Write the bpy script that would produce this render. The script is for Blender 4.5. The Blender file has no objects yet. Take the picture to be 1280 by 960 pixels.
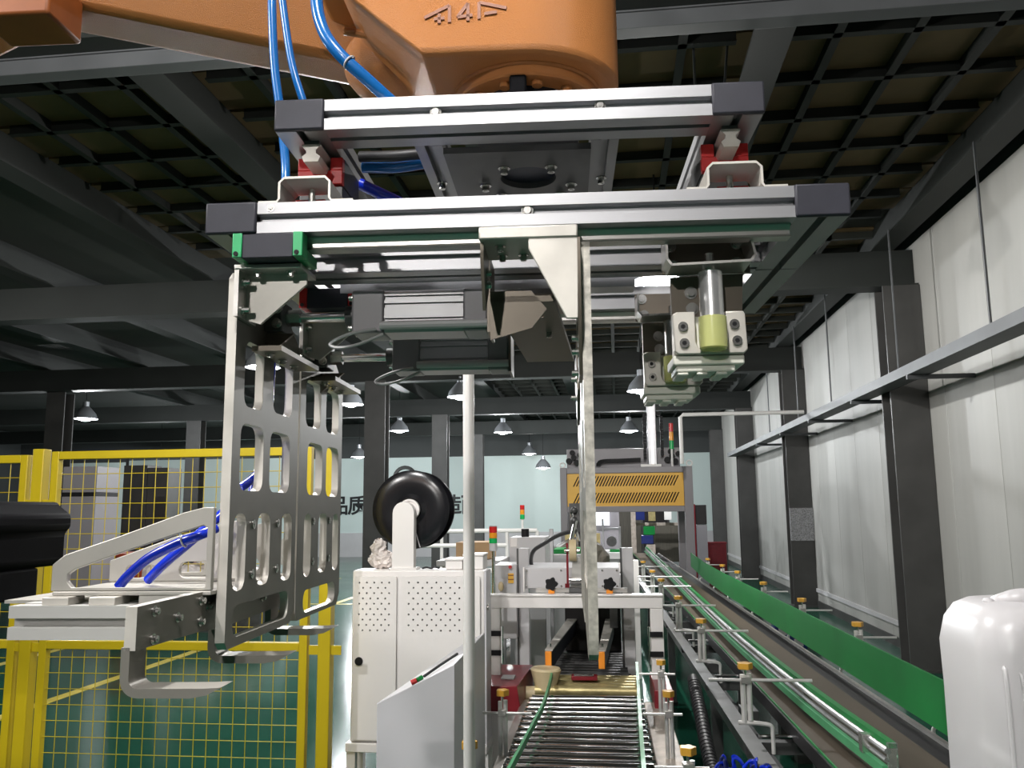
import bpy, math, random
from math import pi, sin, cos, sqrt
from mathutils import Vector, Matrix
from mathutils.geometry import tessellate_polygon
random.seed(7)
C = bpy.context.scene.collection
SC = bpy.context.scene

# ------------------------------------------------------------------ camera, world, exposure
cam_d = bpy.data.cameras.new('camera'); cam = bpy.data.objects.new('camera', cam_d); C.objects.link(cam)
cam_d.sensor_width = 36.0; cam_d.lens = 1060 / 1280 * 36.0; cam_d.clip_start = 0.05; cam_d.clip_end = 200
cam.matrix_world = Matrix(((0.992671, 0.027029, 0.117790, 0.0), (0.120467, -0.143634, -0.982271, 0.0), (-0.009631, 0.989262, -0.145837, 1.75), (0, 0, 0, 1)))
SC.camera = cam
w = bpy.data.worlds.new('world'); SC.world = w; w.use_nodes = True
w.node_tree.nodes['Background'].inputs[0].default_value = (0.5, 0.55, 0.6, 1)
w.node_tree.nodes['Background'].inputs[1].default_value = 0.02
SC.view_settings.view_transform = 'Standard'; SC.view_settings.look = 'None'
SC.view_settings.gamma = 1.0; SC.view_settings.use_curve_mapping = False
SC.view_settings.exposure = 0.12
SC.cycles.max_bounces = 6; SC.cycles.sample_clamp_indirect = 4.0
LAMP_W = 92.0            # each high bay lamp
KEY_W = 58.0             # the two bays over the robot cell
BACK_W = 112.0           # the bay behind the camera
DIM_W = 10.0
NEAR_FILL_W = 58.0
SIDE_W = 90.0
FAR_W = 110.0            # the bays at the far end of the hall

# ------------------------------------------------------------------ helpers
class Frame:
    def __init__(s, o, t): s.o = Vector(o); s.t = t
    def w(s, p): return s.o + Matrix.Rotation(s.t, 3, 'Z') @ Vector(p)
WF = Frame((0, 0, 0), 0.0)                          # hall
GF = Frame((-0.0973, 0.9835, 2.1096), 0.05738)      # gripper
RF = Frame((0, 0, 0), 0.01386)                      # roller line and sealer
BF = Frame((0, 0, 0), 0.02954)                      # belt line
BASE = {}

def tag(o, label=None, cat=None, group=None, kind=None):
    if label: o['label'] = label
    if cat: o['category'] = cat
    if group: o['group'] = group
    if kind: o['kind'] = kind
    return o

def thing(name, label, cat, F=WF, base=(0, 0, 0), group=None):
    o = bpy.data.objects.new(name, None); C.objects.link(o)
    o.empty_display_size = 0.05
    o.location = F.w(base); o.rotation_euler = (0, 0, F.t)
    BASE[o.name] = Vector(base)
    return tag(o, label, cat, group)

def rrect(x0, x1, y0, y1, r, n=4):
    r = min(r, abs(x1 - x0) / 2 - 1e-5, abs(y1 - y0) / 2 - 1e-5)
    pts = []
    for cx, cy, a in ((x1 - r, y1 - r, 0), (x0 + r, y1 - r, 90), (x0 + r, y0 + r, 180), (x1 - r, y0 + r, 270)):
        for i in range(n + 1):
            t = math.radians(a + 90 * i / n); pts.append((cx + r * cos(t), cy + r * sin(t)))
    return pts
def circ(cx, cy, r, n=16): return [(cx + r * cos(2 * pi * i / n), cy + r * sin(2 * pi * i / n)) for i in range(n)]

def spline(pts, k=6):
    P = [Vector(p) for p in pts]
    if len(P) < 3: return P
    P = [P[0] * 2 - P[1]] + P + [P[-1] * 2 - P[-2]]
    out = []
    for i in range(1, len(P) - 2):
        a, b, c, d = P[i - 1:i + 3]
        for j in range(k):
            t = j / k
            out.append(0.5 * ((2 * b) + (c - a) * t + (2 * a - 5 * b + 4 * c - d) * t * t + (3 * b - a - 3 * c + d) * t ** 3))
    out.append(P[-2]); return out

class MB:
    def __init__(s): s.v = []; s.f = []
    def add(s, vs, fs):
        n = len(s.v); s.v += [tuple(v) for v in vs]; s.f += [tuple(i + n for i in f) for f in fs]; return s
    def box(s, x0, x1, y0, y1, z0, z1):
        return s.add([(x, y, z) for x in (x0, x1) for y in (y0, y1) for z in (z0, z1)],
                     [(0, 1, 3, 2), (4, 6, 7, 5), (0, 4, 5, 1), (2, 3, 7, 6), (0, 2, 6, 4), (1, 5, 7, 3)])
    def hexa(s, p):   # 8 points: bottom ring 4, top ring 4
        return s.add(p, [(3, 2, 1, 0), (4, 5, 6, 7), (0, 1, 5, 4), (1, 2, 6, 5), (2, 3, 7, 6), (3, 0, 4, 7)])
    def prism(s, poly, ax, lo, hi, holes=()):
        loops = [list(poly)] + [list(h) for h in holes]
        flat = [p for l in loops for p in l]; n = len(flat)
        def m(p, t): return (t, p[0], p[1]) if ax == 'x' else (p[0], t, p[1]) if ax == 'y' else (p[0], p[1], t)
        tri = tessellate_polygon([[Vector((p[0], p[1], 0)) for p in l] for l in loops]) if (holes or len(poly) > 4) else None
        fs = []
        if tri is None: fs += [tuple(range(n)), tuple(range(2 * n - 1, n - 1, -1))]
        else:
            for t in tri: fs += [tuple(t), tuple(i + n for i in reversed(t))]
        k = 0
        for l in loops:
            L = len(l)
            for i in range(L): j = (i + 1) % L; fs.append((k + i, k + j, k + j + n, k + i + n))
            k += L
        return s.add([m(p, lo) for p in flat] + [m(p, hi) for p in flat], fs)
    def cyl(s, p0, p1, r0, r1=None, n=12, caps=True):
        r1 = r0 if r1 is None else r1
        p0 = Vector(p0); p1 = Vector(p1); d = (p1 - p0).normalized()
        a = d.orthogonal().normalized(); b = d.cross(a)
        vs = []; fs = []
        for p, r in ((p0, r0), (p1, r1)): vs += [p + (a * cos(2 * pi * i / n) + b * sin(2 * pi * i / n)) * r for i in range(n)]
        for i in range(n): j = (i + 1) % n; fs.append((i, j, n + j, n + i))
        if caps: fs += [tuple(range(n - 1, -1, -1)), tuple(range(n, 2 * n))]
        return s.add(vs, fs)
    def tube(s, path, r, n=8, closed=False):
        P = [Vector(p) for p in path]; m = len(P); vs = []; fs = []; up = None
        for i in range(m):
            d = ((P[(i + 1) % m] - P[i - 1]) if closed else (P[min(i + 1, m - 1)] - P[max(i - 1, 0)]))
            if d.length < 1e-9: d = Vector((0, 0, 1))
            d.normalize()
            up = d.orthogonal().normalized() if up is None else (up - d * up.dot(d)).normalized()
            b = d.cross(up); rr = r(i / (m - 1)) if callable(r) else r
            vs += [P[i] + (up * cos(2 * pi * k / n) + b * sin(2 * pi * k / n)) * rr for k in range(n)]
        for i in range(m if closed else m - 1):
            q = (i + 1) % m
            for k in range(n): j = (k + 1) % n; fs.append((i * n + k, i * n + j, q * n + j, q * n + k))
        if not closed: fs += [tuple(range(n - 1, -1, -1)), tuple(range((m - 1) * n, m * n))]
        return s.add(vs, fs)
    def lathe(s, c, ax, prof, n=24):
        c = Vector(c); d = Vector(ax).normalized(); a = d.orthogonal().normalized(); b = d.cross(a); vs = []; fs = []; m = len(prof)
        for r, h in prof: vs += [c + d * h + (a * cos(2 * pi * i / n) + b * sin(2 * pi * i / n)) * max(r, 1e-5) for i in range(n)]
        for i in range(m - 1):
            for k in range(n): j = (k + 1) % n; fs.append((i * n + k, i * n + j, (i + 1) * n + j, (i + 1) * n + k))
        return s.add(vs, fs)
    def ball(s, c, rx, ry, rz, n=12, m=8):
        prof = [(sin(pi * i / m), -cos(pi * i / m)) for i in range(m + 1)]
        t = MB().lathe((0, 0, 0), (0, 0, 1), prof, n)
        return s.add([(c[0] + v[0] * rx, c[1] + v[1] * ry, c[2] + v[2] * rz) for v in t.v], t.f)
    def loft(s, rings):
        n = len(rings[0]); vs = [p for r in rings for p in r]; fs = [tuple(range(n - 1, -1, -1)), tuple(range((len(rings) - 1) * n, len(rings) * n))]
        for i in range(len(rings) - 1):
            for k in range(n): j = (k + 1) % n; fs.append((i * n + k, i * n + j, (i + 1) * n + j, (i + 1) * n + k))
        return s.add(vs, fs)
    def build(s, name, m, parent=None, F=WF, base=None, bevel=0, label=None, cat=None, group=None, kind=None, smooth=35, seg=2, edge=None):
        b = BASE.get(parent.name, Vector()) if parent is not None else Vector(base or (0, 0, 0))
        me = bpy.data.meshes.new(name); me.from_pydata([tuple(Vector(v) - b) for v in s.v], [], s.f)
        import bmesh
        bm = bmesh.new(); bm.from_mesh(me); bmesh.ops.recalc_face_normals(bm, faces=bm.faces); bm.to_mesh(me); bm.free()
        me.materials.append(m)
        if edge:      # rims get a paler material, faces carry shade painted into their colour
            me.materials.append(edge[1]); ax = 'xyz'.index(edge[0])
            for p in me.polygons:
                if abs(p.normal[ax]) < 0.9: p.material_index = 1
        if smooth:
            me.shade_smooth(); me.set_sharp_from_angle(angle=math.radians(smooth))
        o = bpy.data.objects.new(name, me); C.objects.link(o)
        if parent is not None: o.parent = parent
        else: o.location = F.w(b); o.rotation_euler = (0, 0, F.t)
        BASE[o.name] = b
        if bevel:
            md = o.modifiers.new('bevel', 'BEVEL'); md.width = bevel; md.segments = seg; md.limit_method = 'ANGLE'; md.angle_limit = math.radians(40)
        return tag(o, label, cat, group, kind)

def copy_tree(o, parent=None):
    c = o.copy(); C.objects.link(c); BASE[c.name] = BASE.get(o.name, Vector())
    if parent is not None: c.parent = parent
    for ch in list(o.children):
        if ch.type != 'LIGHT': copy_tree(ch, c)
    return c

# ------------------------------------------------------------------ materials
def mat(name, col, rough=0.5, metal=0.0, var=0.12, vscale=6.0, bump=0.0, bscale=60.0, stretch=(1, 1, 1), coat=0.0, trans=0.0, alpha=1.0, rvar=0.0, emit=None, spec=0.5, sss=0.0, ior=None):
    m = bpy.data.materials.new(name); m.use_nodes = True; nt = m.node_tree; N = nt.nodes; L = nt.links
    b = N['Principled BSDF']
    tc = N.new('ShaderNodeTexCoord'); mp = N.new('ShaderNodeMapping'); mp.inputs['Scale'].default_value = stretch
    L.new(tc.outputs['Object'], mp.inputs['Vector'])
    nz = N.new('ShaderNodeTexNoise'); nz.inputs['Scale'].default_value = vscale; nz.inputs['Detail'].default_value = 5
    L.new(mp.outputs[0], nz.inputs['Vector'])
    rp = N.new('ShaderNodeValToRGB'); rp.color_ramp.elements[0].position = 0.3; rp.color_ramp.elements[1].position = 0.7
    rp.color_ramp.elements[0].color = tuple(c * (1 - var) for c in col) + (1,); rp.color_ramp.elements[1].color = tuple(min(1, c * (1 + var)) for c in col) + (1,)
    L.new(nz.outputs['Fac'], rp.inputs[0]); L.new(rp.outputs[0], b.inputs['Base Color'])
    b.inputs['Roughness'].default_value = rough; b.inputs['Metallic'].default_value = metal
    b.inputs['Coat Weight'].default_value = coat; b.inputs['Transmission Weight'].default_value = trans; b.inputs['Alpha'].default_value = alpha
    b.inputs['Specular IOR Level'].default_value = spec
    if ior: b.inputs['IOR'].default_value = ior
    if sss: b.inputs['Subsurface Weight'].default_value = sss; b.inputs['Subsurface Radius'].default_value = (0.05, 0.05, 0.05); b.inputs['Subsurface Scale'].default_value = 0.3
    if rvar:
        mr = N.new('ShaderNodeMapRange'); mr.inputs['To Min'].default_value = max(0, rough - rvar); mr.inputs['To Max'].default_value = rough + rvar
        L.new(nz.outputs['Fac'], mr.inputs['Value']); L.new(mr.outputs[0], b.inputs['Roughness'])
    if bump:
        n2 = N.new('ShaderNodeTexNoise'); n2.inputs['Scale'].default_value = bscale; n2.inputs['Detail'].default_value = 3
        L.new(mp.outputs[0], n2.inputs['Vector'])
        bp = N.new('ShaderNodeBump'); bp.inputs['Strength'].default_value = bump; bp.inputs['Distance'].default_value = 0.005
        L.new(n2.outputs['Fac'], bp.inputs['Height']); L.new(bp.outputs[0], b.inputs['Normal'])
    if emit:
        b.inputs['Emission Color'].default_value = emit[0] + (1,); b.inputs['Emission Strength'].default_value = emit[1]
    return m
M = {}
M['alu'] = mat('anodised aluminium', (0.44, 0.44, 0.455), 0.42, 0.9, 0.05, 3, 0.02, 90, (0.2, 6, 6))
M['alu_dull'] = mat('dull aluminium', (0.36, 0.36, 0.365), 0.45, 0.9, 0.08, 8)
M['steel'] = mat('brushed stainless steel', (0.62, 0.60, 0.57), 0.34, 0.85, 0.10, 5, 0.05, 120, (1, 1, 8), rvar=0.08)
M['claw'] = mat('bent claw steel', (0.30, 0.28, 0.25), 0.4, 0.5, 0.12, 9)
M['alu_pale'] = mat('pale matt aluminium', (0.52, 0.51, 0.49), 0.45, 0.3, 0.06, 6)
M['matte_black'] = mat('matt black block', (0.004, 0.004, 0.005), 0.7, 0, 0.1, 10, spec=0.05)
M['plate'] = mat('grey stainless plate', (0.44, 0.42, 0.385), 0.42, 0.4, 0.10, 9, 0.01, 150, rvar=0.08)
M['scratched'] = mat('scratched stainless plate', (0.60, 0.57, 0.52), 0.42, 0.35, 0.14, 14, 0.015, 240, rvar=0.1)
M['face'] = mat('stainless face darkened for shade', (0.20, 0.185, 0.16), 0.42, 0.5, 0.14, 9, 0.01, 150, rvar=0.06)  # shade on the inner plate sides, painted into the colour
M['shade_plate'] = mat('brown steel plate darkened for shade', (0.17, 0.145, 0.115), 0.36, 0.5, 0.2, 7, 0.01, 150, rvar=0.08)  # brown steel with the shadow under the frame painted in
M['speckle'] = mat('speckled sawn edge', (0.56, 0.53, 0.47), 0.5, 0.25, 0.32, 90, 0.05, 200)
M['chrome'] = mat('polished chrome', (0.85, 0.85, 0.85), 0.16, 1.0, 0.03)
M['post_chrome'] = mat('ground chrome post', (0.82, 0.82, 0.82), 0.27, 0.85, 0.03)
M['roller'] = mat('dark gleaming roller', (0.72, 0.72, 0.72), 0.13, 1.0, 0.04)
M['bright_steel'] = mat('bright zinc steel', (0.78, 0.77, 0.75), 0.32, 0.55, 0.05, 20)
M['bolt'] = mat('zinc bolt', (0.66, 0.65, 0.62), 0.25, 1.0, 0.1, 40)
M['dark_steel'] = mat('dark steel', (0.11, 0.11, 0.11), 0.4, 0.6, 0.2, 9)
M['black'] = mat('black plastic', (0.008, 0.008, 0.009), 0.55, 0, 0.15, 20, spec=0.25)
M['cap'] = mat('charcoal end cap plastic', (0.030, 0.030, 0.040), 0.5, 0, 0.12, 30, 0.02, 300, spec=0.35)
M['black_gloss'] = mat('glossy black plastic', (0.010, 0.010, 0.012), 0.22, 0, 0.15, 10)
M['orange'] = mat('orange robot paint', (0.50, 0.195, 0.058), 0.36, 0, 0.06, 5, 0.45, 800, spec=0.32)
M['orange_dark'] = mat('engraved orange paint', (0.25, 0.07, 0.015), 0.5, 0, 0.1, 20)
M['orange_clamp'] = mat('bright orange plastic', (0.85, 0.28, 0.02), 0.4)
M['blue'] = mat('blue air hose', (0.008, 0.125, 0.40), 0.25, 0, 0.08, 5, coat=0.1)
M['blue_deep'] = mat('deep blue air hose', (0.005, 0.03, 0.55), 0.25, 0, 0.08, 5, coat=0.3)
M['red'] = mat('red plastic', (0.50, 0.02, 0.02), 0.4, 0, 0.12, 20)
M['maroon'] = mat('maroon enamel', (0.20, 0.012, 0.02), 0.35, 0, 0.15, 12)
M['green_cap'] = mat('green plastic end cap', (0.03, 0.36, 0.13), 0.4, 0, 0.1, 20)
M['green_guide'] = mat('green guide plastic', (0.006, 0.17, 0.035), 0.45, 0, 0.10, 3, spec=0.25)
M['green_pale'] = mat('pale green guide strip', (0.06, 0.28, 0.12), 0.4, 0, 0.15, 6)
M['yellow'] = mat('yellow fence paint', (0.56, 0.42, 0.010), 0.4, 0, 0.06, 4)
M['amber'] = mat('amber knob plastic', (0.62, 0.33, 0.04), 0.35, 0, 0.12, 20)
M['ochre'] = mat('ochre machine panel', (0.80, 0.44, 0.05), 0.42, 0, 0.05, 2)
M['white'] = mat('white enamel', (0.80, 0.77, 0.75), 0.35, 0, 0.03, 2)
M['white_pipe'] = mat('white painted pipe', (0.82, 0.80, 0.78), 0.35, 0, 0.04, 2)
M['poly'] = mat('white nylon block', (0.78, 0.77, 0.68), 0.4, 0, 0.05, 10, sss=0.2)
M['urethane'] = mat('translucent yellow urethane', (0.80, 0.82, 0.34), 0.2, 0, 0.05, 10, trans=0.45, ior=1.35)
M['hood'] = mat('grey sheet metal', (0.62, 0.61, 0.64), 0.42, 0.2, 0.05, 1.5, rvar=0.05)
M['grey_frame'] = mat('grey machine enamel', (0.25, 0.235, 0.25), 0.42, 0, 0.05, 2)
M['grey_light'] = mat('light grey enamel', (0.55, 0.54, 0.55), 0.4, 0, 0.05, 2)
M['beige'] = mat('beige steel plate', (0.42, 0.36, 0.31), 0.5, 0.2, 0.22, 14)
M['belt'] = mat('brown conveyor belt', (0.085, 0.066, 0.049), 0.7, 0, 0.10, 1.2, 0.03, 200, spec=0.2)
M['tan'] = mat('tan rubber belt', (0.58, 0.47, 0.28), 0.5, 0, 0.08, 8)
M['brass'] = mat('brassy roller', (0.46, 0.38, 0.18), 0.35, 0.5, 0.18, 20)
M['cardboard'] = mat('cardboard', (0.42, 0.27, 0.14), 0.7, 0, 0.1, 6)
M['hdpe'] = mat('milky plastic', (0.66, 0.64, 0.65), 0.34, 0, 0.03, 3, sss=0.35)
M['column'] = mat('dark grey column paint', (0.05, 0.049, 0.047), 0.5, 0, 0.18, 3)
M['beam'] = mat('dark green grey beam paint', (0.013, 0.016, 0.014), 0.65, 0, 0.15, 2)
M['slab'] = mat('dark ceiling deck', (0.025, 0.028, 0.022), 0.8, 0, 0.2, 1)
M['ply'] = mat('brown ceiling plywood', (0.11, 0.075, 0.03), 0.8, 0, 0.22, 1.3)
M['wall'] = mat('grey white wall panel', (0.37, 0.365, 0.345), 0.55, 0, 0.10, 0.8, stretch=(1, 3, 0.25))
M['wall_back'] = mat('pale green white back wall', (0.62, 0.72, 0.70), 0.55, 0, 0.03, 0.4)
M['wall_dark'] = mat('dark wall above cladding', (0.05, 0.055, 0.055), 0.7, 0, 0.1, 0.4)
M['tray'] = mat('galvanised cable tray', (0.085, 0.09, 0.095), 0.55, 0.1, 0.15, 3)
M['rubber'] = mat('black rubber hose', (0.02, 0.02, 0.022), 0.5, 0, 0.2, 30)
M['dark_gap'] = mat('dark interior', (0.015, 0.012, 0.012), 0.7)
M['green_lamp'] = mat('green signal lens', (0.01, 0.42, 0.10), 0.25, 0, 0.05, 30)
M['amber_lamp'] = mat('amber signal lens', (0.85, 0.33, 0.02), 0.25, 0, 0.05, 30)
M['red_lamp'] = mat('red signal lens', (0.62, 0.02, 0.02), 0.25, 0, 0.05, 30)
M['line'] = mat('worn yellow floor paint', (0.50, 0.40, 0.06), 0.3, 0, 0.25, 8)
M['film'] = mat('crumpled clear film', (0.66, 0.60, 0.57), 0.3, 0, 0.25, 12, 0.8, 25)
M['plaster'] = mat('rough grey plaster patch', (0.28, 0.28, 0.29), 0.8, 0, 0.5, 60, 0.6, 60)
M['glow'] = mat('lit lamp diffuser', (0.9, 0.9, 0.9), 0.4, emit=((0.93, 0.97, 1.0), 30.0))
M['shade'] = mat('grey lamp reflector', (0.45, 0.47, 0.5), 0.35, 0.6, 0.05)
M['screen_lit'] = mat('bright control panel', (0.8, 0.85, 0.9), 0.3, emit=((0.9, 0.95, 1.0), 1.2))
M['navy'] = mat('navy plastic', (0.01, 0.02, 0.12), 0.35)
M['navy_dark'] = mat('blue black belt side', (0.012, 0.016, 0.028), 0.4)
M['floor'] = mat('green epoxy floor', (0.008, 0.064, 0.039), 0.15, 0, 0.22, 0.7, 0.06, 9.0, rvar=0.06, spec=0.18)
M['acrylic'] = mat('clear acrylic', (0.75, 0.85, 0.80), 0.08, 0, 0.02, 3, trans=0.9, ior=1.3)
M['letter'] = mat('black wall lettering', (0.012, 0.014, 0.016), 0.5)
M['curtain'] = mat('brown strip curtain', (0.10, 0.088, 0.07), 0.5, 0, 0.2, 12, stretch=(6, 1, 0.3))
M['crate_red'] = mat('red plastic crate', (0.45, 0.06, 0.02), 0.45, 0, 0.15, 6)

# ------------------------------------------------------------------ lamps (light inside the builder)
spot_d = bpy.data.lights.new('high_bay_light', 'POINT'); spot_d.energy = LAMP_W * 4; spot_d.shadow_soft_size = 0.05; spot_d.color = (1.0, 0.985, 0.955)
key_d = spot_d.copy(); key_d.energy = KEY_W * 4; key_d.color = (1.0, 0.965, 0.93)
back_d = key_d.copy(); back_d.energy = BACK_W * 4
dim_d = spot_d.copy(); dim_d.energy = DIM_W * 4
near_fill_d = spot_d.copy(); near_fill_d.energy = NEAR_FILL_W * 4
side_d = key_d.copy(); side_d.energy = SIDE_W * 4
far_d = spot_d.copy(); far_d.energy = FAR_W * 4; far_d.color = (0.95, 0.98, 1.0)
def lamp(x, y, z, label, data=spot_d, proto=[None]):
    if proto[0] is None:
        o = thing('high_bay_lamp', label, 'lamp', WF, (0, 0, 0), 'high bay lamps')
        MB().lathe((0, 0, 0), (0, 0, 1), [(0.26, -0.118), (0.22, 0.0), (0.12, 0.12), (0.07, 0.17), (0.07, 0.28), (0.0, 0.28)], 20).build('lamp_shade', M['shade'], o)
        MB().cyl((0, 0, -0.012), (0, 0, -0.004), 0.19, n=20).ball((0, 0, -0.06), 0.19, 0.19, 0.108, 18, 8).build('diffuser', M['glow'], o)
        cd = MB().cyl((0, 0, 0), (0, 0, 1.0), 0.008, n=6).build('cord', M['black'], o); cd.location.z = 0.28
        proto[0] = o
    else: o = copy_tree(proto[0])
    o.location = (x, y, z); o['label'] = label
    [c for c in o.children if c.name.startswith('cord')][0].scale.z = 5.0 - z - 0.28
    l = bpy.data.objects.new('lamp_light', data); C.objects.link(l); l.parent = o; l.location = (0, 0, -0.182)
    return o
lamp(-1.05, -4.6, 3.95, 'high bay lamp hanging in the bay behind the camera position', back_d)
lamp(-0.20, -0.30, 3.95, 'high bay lamp hanging over the spot where one stands before the gripper', key_d)
lamp(-1.3, 2.3, 3.95, 'added fill lamp hanging unseen beyond the orange arm, brightening the white cabinet', near_fill_d)  # added fill light for the cabinet, hood and pole
lamp(-3.0, 0.0, 3.95, 'high bay lamp hanging behind and left of the robot cell', side_d)
lamp(0.45, 8.0, 4.0, 'high bay lamp hanging over the case sealer')
lamp(-2.9, 8.0, 4.0, 'high bay lamp hanging beyond the gripper, hidden behind its cylinders')
lamp(0.52, 15.7, 4.0, 'lit high bay lamp half hidden behind the white block under the rear bumper', far_d)
lamp(0.42, 24.0, 4.0, 'brightest lit high bay lamp, hanging just above the grey machine with the yellow panel', far_d)
lamp(-2.9, 15.9, 4.0, 'lit high bay lamp glowing right behind the white upright pole', far_d)
lamp(-3.1, 23.6, 4.0, 'lit cone lamp hanging right of the white pole, showing its whole shade', far_d)
lamp(-3.0, 30.0, 3.8, 'small lit cone lamp hanging in front of the top edge of the back wall', dim_d)
lamp(-2.35, 28.0, 3.2, 'small bright lamp hanging lowest, in front of the pale back wall', dim_d)
lamp(-5.8, 22.5, 4.0, 'lit high bay lamp between the two dark columns left of the white pole', far_d)
lamp(-5.3, 16.6, 4.0, 'lit high bay lamp peeking past the edge of the far slotted plate', far_d)
lamp(-12.0, 18.0, 4.0, 'lit high bay lamp above the yellow fence at the far left', far_d)
lamp(-16.6, 29.5, 3.3, 'small lit lamp seen through the yellow fence mesh', far_d)
lamp(-5.2, 12.0, 4.0, 'lit high bay lamp half hidden by the near slotted plate', dim_d)
lamp(-8.3, 27.0, 3.6, 'high bay lamp at the far end, hidden behind the slotted plates', far_d)
lamp(-8.5, 6.5, 4.0, 'high bay lamp hanging left of the fence, outside the view')

# ------------------------------------------------------------------ the hall
def struct(mb, name, m, **k): return mb.build(name, m, kind='structure', **k)
fl = struct(MB().box(-24, 3.9, -9, 32.4, -0.1, 0), 'floor', M['floor'])
MB().box(-5.42, -5.30, 2.0, 22.0, 0.0, 0.003).build('floor_line', M['line'], fl, label='yellow line along the green floor')
MB().box(-7.30, -7.18, 6.0, 22.0, 0.0, 0.003).build('floor_line', M['line'], fl, label='yellow line along the green floor')
MB().box(-12.0, -4.0, 15.9, 16.02, 0.0, 0.0031).build('floor_line', M['line'], fl, label='yellow line across the green floor')
ceil = struct(MB().box(-24, 3.9, -9, 32.4, 5.0, 5.2), 'ceiling', M['slab'])
LX = [3.12, 1.05, -1.0, -3.05, -5.1, -7.25, -9.4, -11.5]
CY = [-2.4, 3.95, 9.9, 15.85, 21.85, 27.85]
# ceiling panels near enough to be told apart, then ribs
pan = None
for b in range(3):
    for i in range(4):
        for k in range(20):
            xc = LX[b + 1] + (LX[b] - LX[b + 1]) * (i + 0.5) / 4 if b < 3 else 0
            yc = 4.25 + 0.64 * (k + 0.5)
            if any(abs(yc - y) < 0.3 for y in CY): continue
            if pan is None:
                pan = MB().box(-0.235, 0.235, -0.295, 0.295, -0.03, 0.0).build('ceiling_panel', M['ply'], ceil); o = pan
            else: o = pan.copy(); C.objects.link(o)
            o.location = (xc, yc, 5.0 - random.uniform(0, 0.012))
for b in (3,):
    x0, x1 = LX[b + 1], LX[b]
    for i in range(4):
        for k in range(9):
            o = pan.copy(); C.objects.link(o); o.location = (x0 + (x1 - x0) * (i + 0.5) / 4, 4.25 + 0.64 * (k + 0.5), 5.0 - random.uniform(0, 0.012))
def rib_x(x, y0, y1): return MB().box(x - 0.012, x + 0.012, y0, y1, 4.885, 5.0).box(x - 0.03, x + 0.03, y0, y1, 4.88, 4.89)
def rib_y(y, x0, x1): return MB().box(x0, x1, y - 0.012, y + 0.012, 4.885, 5.0).box(x0, x1, y - 0.03, y + 0.03, 4.88, 4.89)
for b in range(4):
    for i in range(1, 4): rib_x(LX[b + 1] + (LX[b] - LX[b + 1]) * i / 4, 4.25, 9.7).build('ceiling_rib', M['beam'], ceil)
    for k in range(0, 9): rib_y(4.25 + 0.64 * k, LX[b + 1] + 0.15, LX[b] - 0.15).build('ceiling_rib', M['beam'], ceil)
far = MB()
for b in range(3):
    for i in range(1, 4):
        x = LX[b + 1] + (LX[b] - LX[b + 1]) * i / 4; far.box(x - 0.03, x + 0.03, 10.1, 31, 4.88, 5.0)
for k in range(32): far.box(-3.05, 3.1, 10.1 + 0.64 * k, 10.16 + 0.64 * k, 4.88, 4.98)
far.build('ceiling_rib', M['slab'], ceil, kind='stuff')
for i, x in enumerate(LX):
    wd = 0.125
    struct(MB().box(x - wd, x + wd, -9, 31.9, 4.65, 4.672).box(x - 0.015, x + 0.015, -9, 31.9, 4.672, 5.0), 'ceiling_beam', M['beam'])
for y in CY:
    struct(MB().box(-24, 3.45, y - 0.14, y + 0.14, 4.2, 4.225).box(-24, 3.45, y - 0.015, y + 0.015, 4.225, 4.648), 'cross_beam', M['beam'])
def column(x, y, z1=4.2, wx=0.40, wy=0.30):
    mb = MB()
    for s in (-1, 1):
        mb.box(x - wx / 2, x + wx / 2, y + s * (wy / 2) - 0.012, y + s * (wy / 2) + 0.012, 0, z1)
    mb.box(x - 0.012, x + 0.012, y - wy / 2, y + wy / 2, 0, z1)
    o = struct(mb, 'column', M['column'])
    MB().box(x - wx / 2 - 0.03, x + wx / 2 + 0.03, y - wy / 2 - 0.04, y + wy / 2 + 0.04, 0, 0.03).build('base_plate', M['column'], o)
    return o
for y in CY[2:]: column(3.25, y)
column(3.25, 3.95)
for y in CY[3:]: column(-4.5, y - 0.1)
for y in (16.1, 21.85): column(-11.3, y)
# right wall, one panel at a time
wr = struct(MB().box(3.50, 3.9, -9, 32.4, 0, 5.0), 'wall_right', M['wall_dark'])
y = 0.0
wp = MB().box(3.455, 3.50, 0.003, 1.157, 0.12, 4.72).build('wall_panel', M['wall'], wr, bevel=0.003)
for k in range(1, 27):
    o = wp.copy(); C.objects.link(o); o.location = (0, 1.16 * k, 0)
struct(MB().box(3.43, 3.47, -9, 32, 0.27, 0.33), 'trim_1', M['grey_light'])
struct(MB().box(3.44, 3.49, -9, 32, 0.0, 0.12), 'baseboard_right', M['column'])
MB().box(3.05, 3.45, 15.655, 15.69, 1.15, 1.72).build('plaster_patch', M['plaster'], [o for o in bpy.data.objects if o.name == 'column.001'][0], label='rough grey plaster patch')
wb = struct(MB().box(-24, 3.9, 32.0, 32.4, 0, 5.0), 'wall_back', M['wall_back'])
struct(MB().box(-24, 3.5, 31.85, 32.0, 3.75, 3.95), 'trim_2', M['wall_dark'])
MB().box(-24, 3.5, 31.9, 32.0, 3.95, 5.0).build('upper_band', M['wall_dark'], wb)
MB().box(-24, 3.5, 31.97, 32.0, 0.0, 0.9).build('wainscot', M['grey_light'], wb)
struct(MB().box(-24.3, -24, -9, 32.4, 0, 5.0), 'wall_left', M['wall_dark'])
struct(MB().box(-24, 3.9, -9.3, -9, 0, 5.0), 'wall_front', M['wall_dark'])
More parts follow.
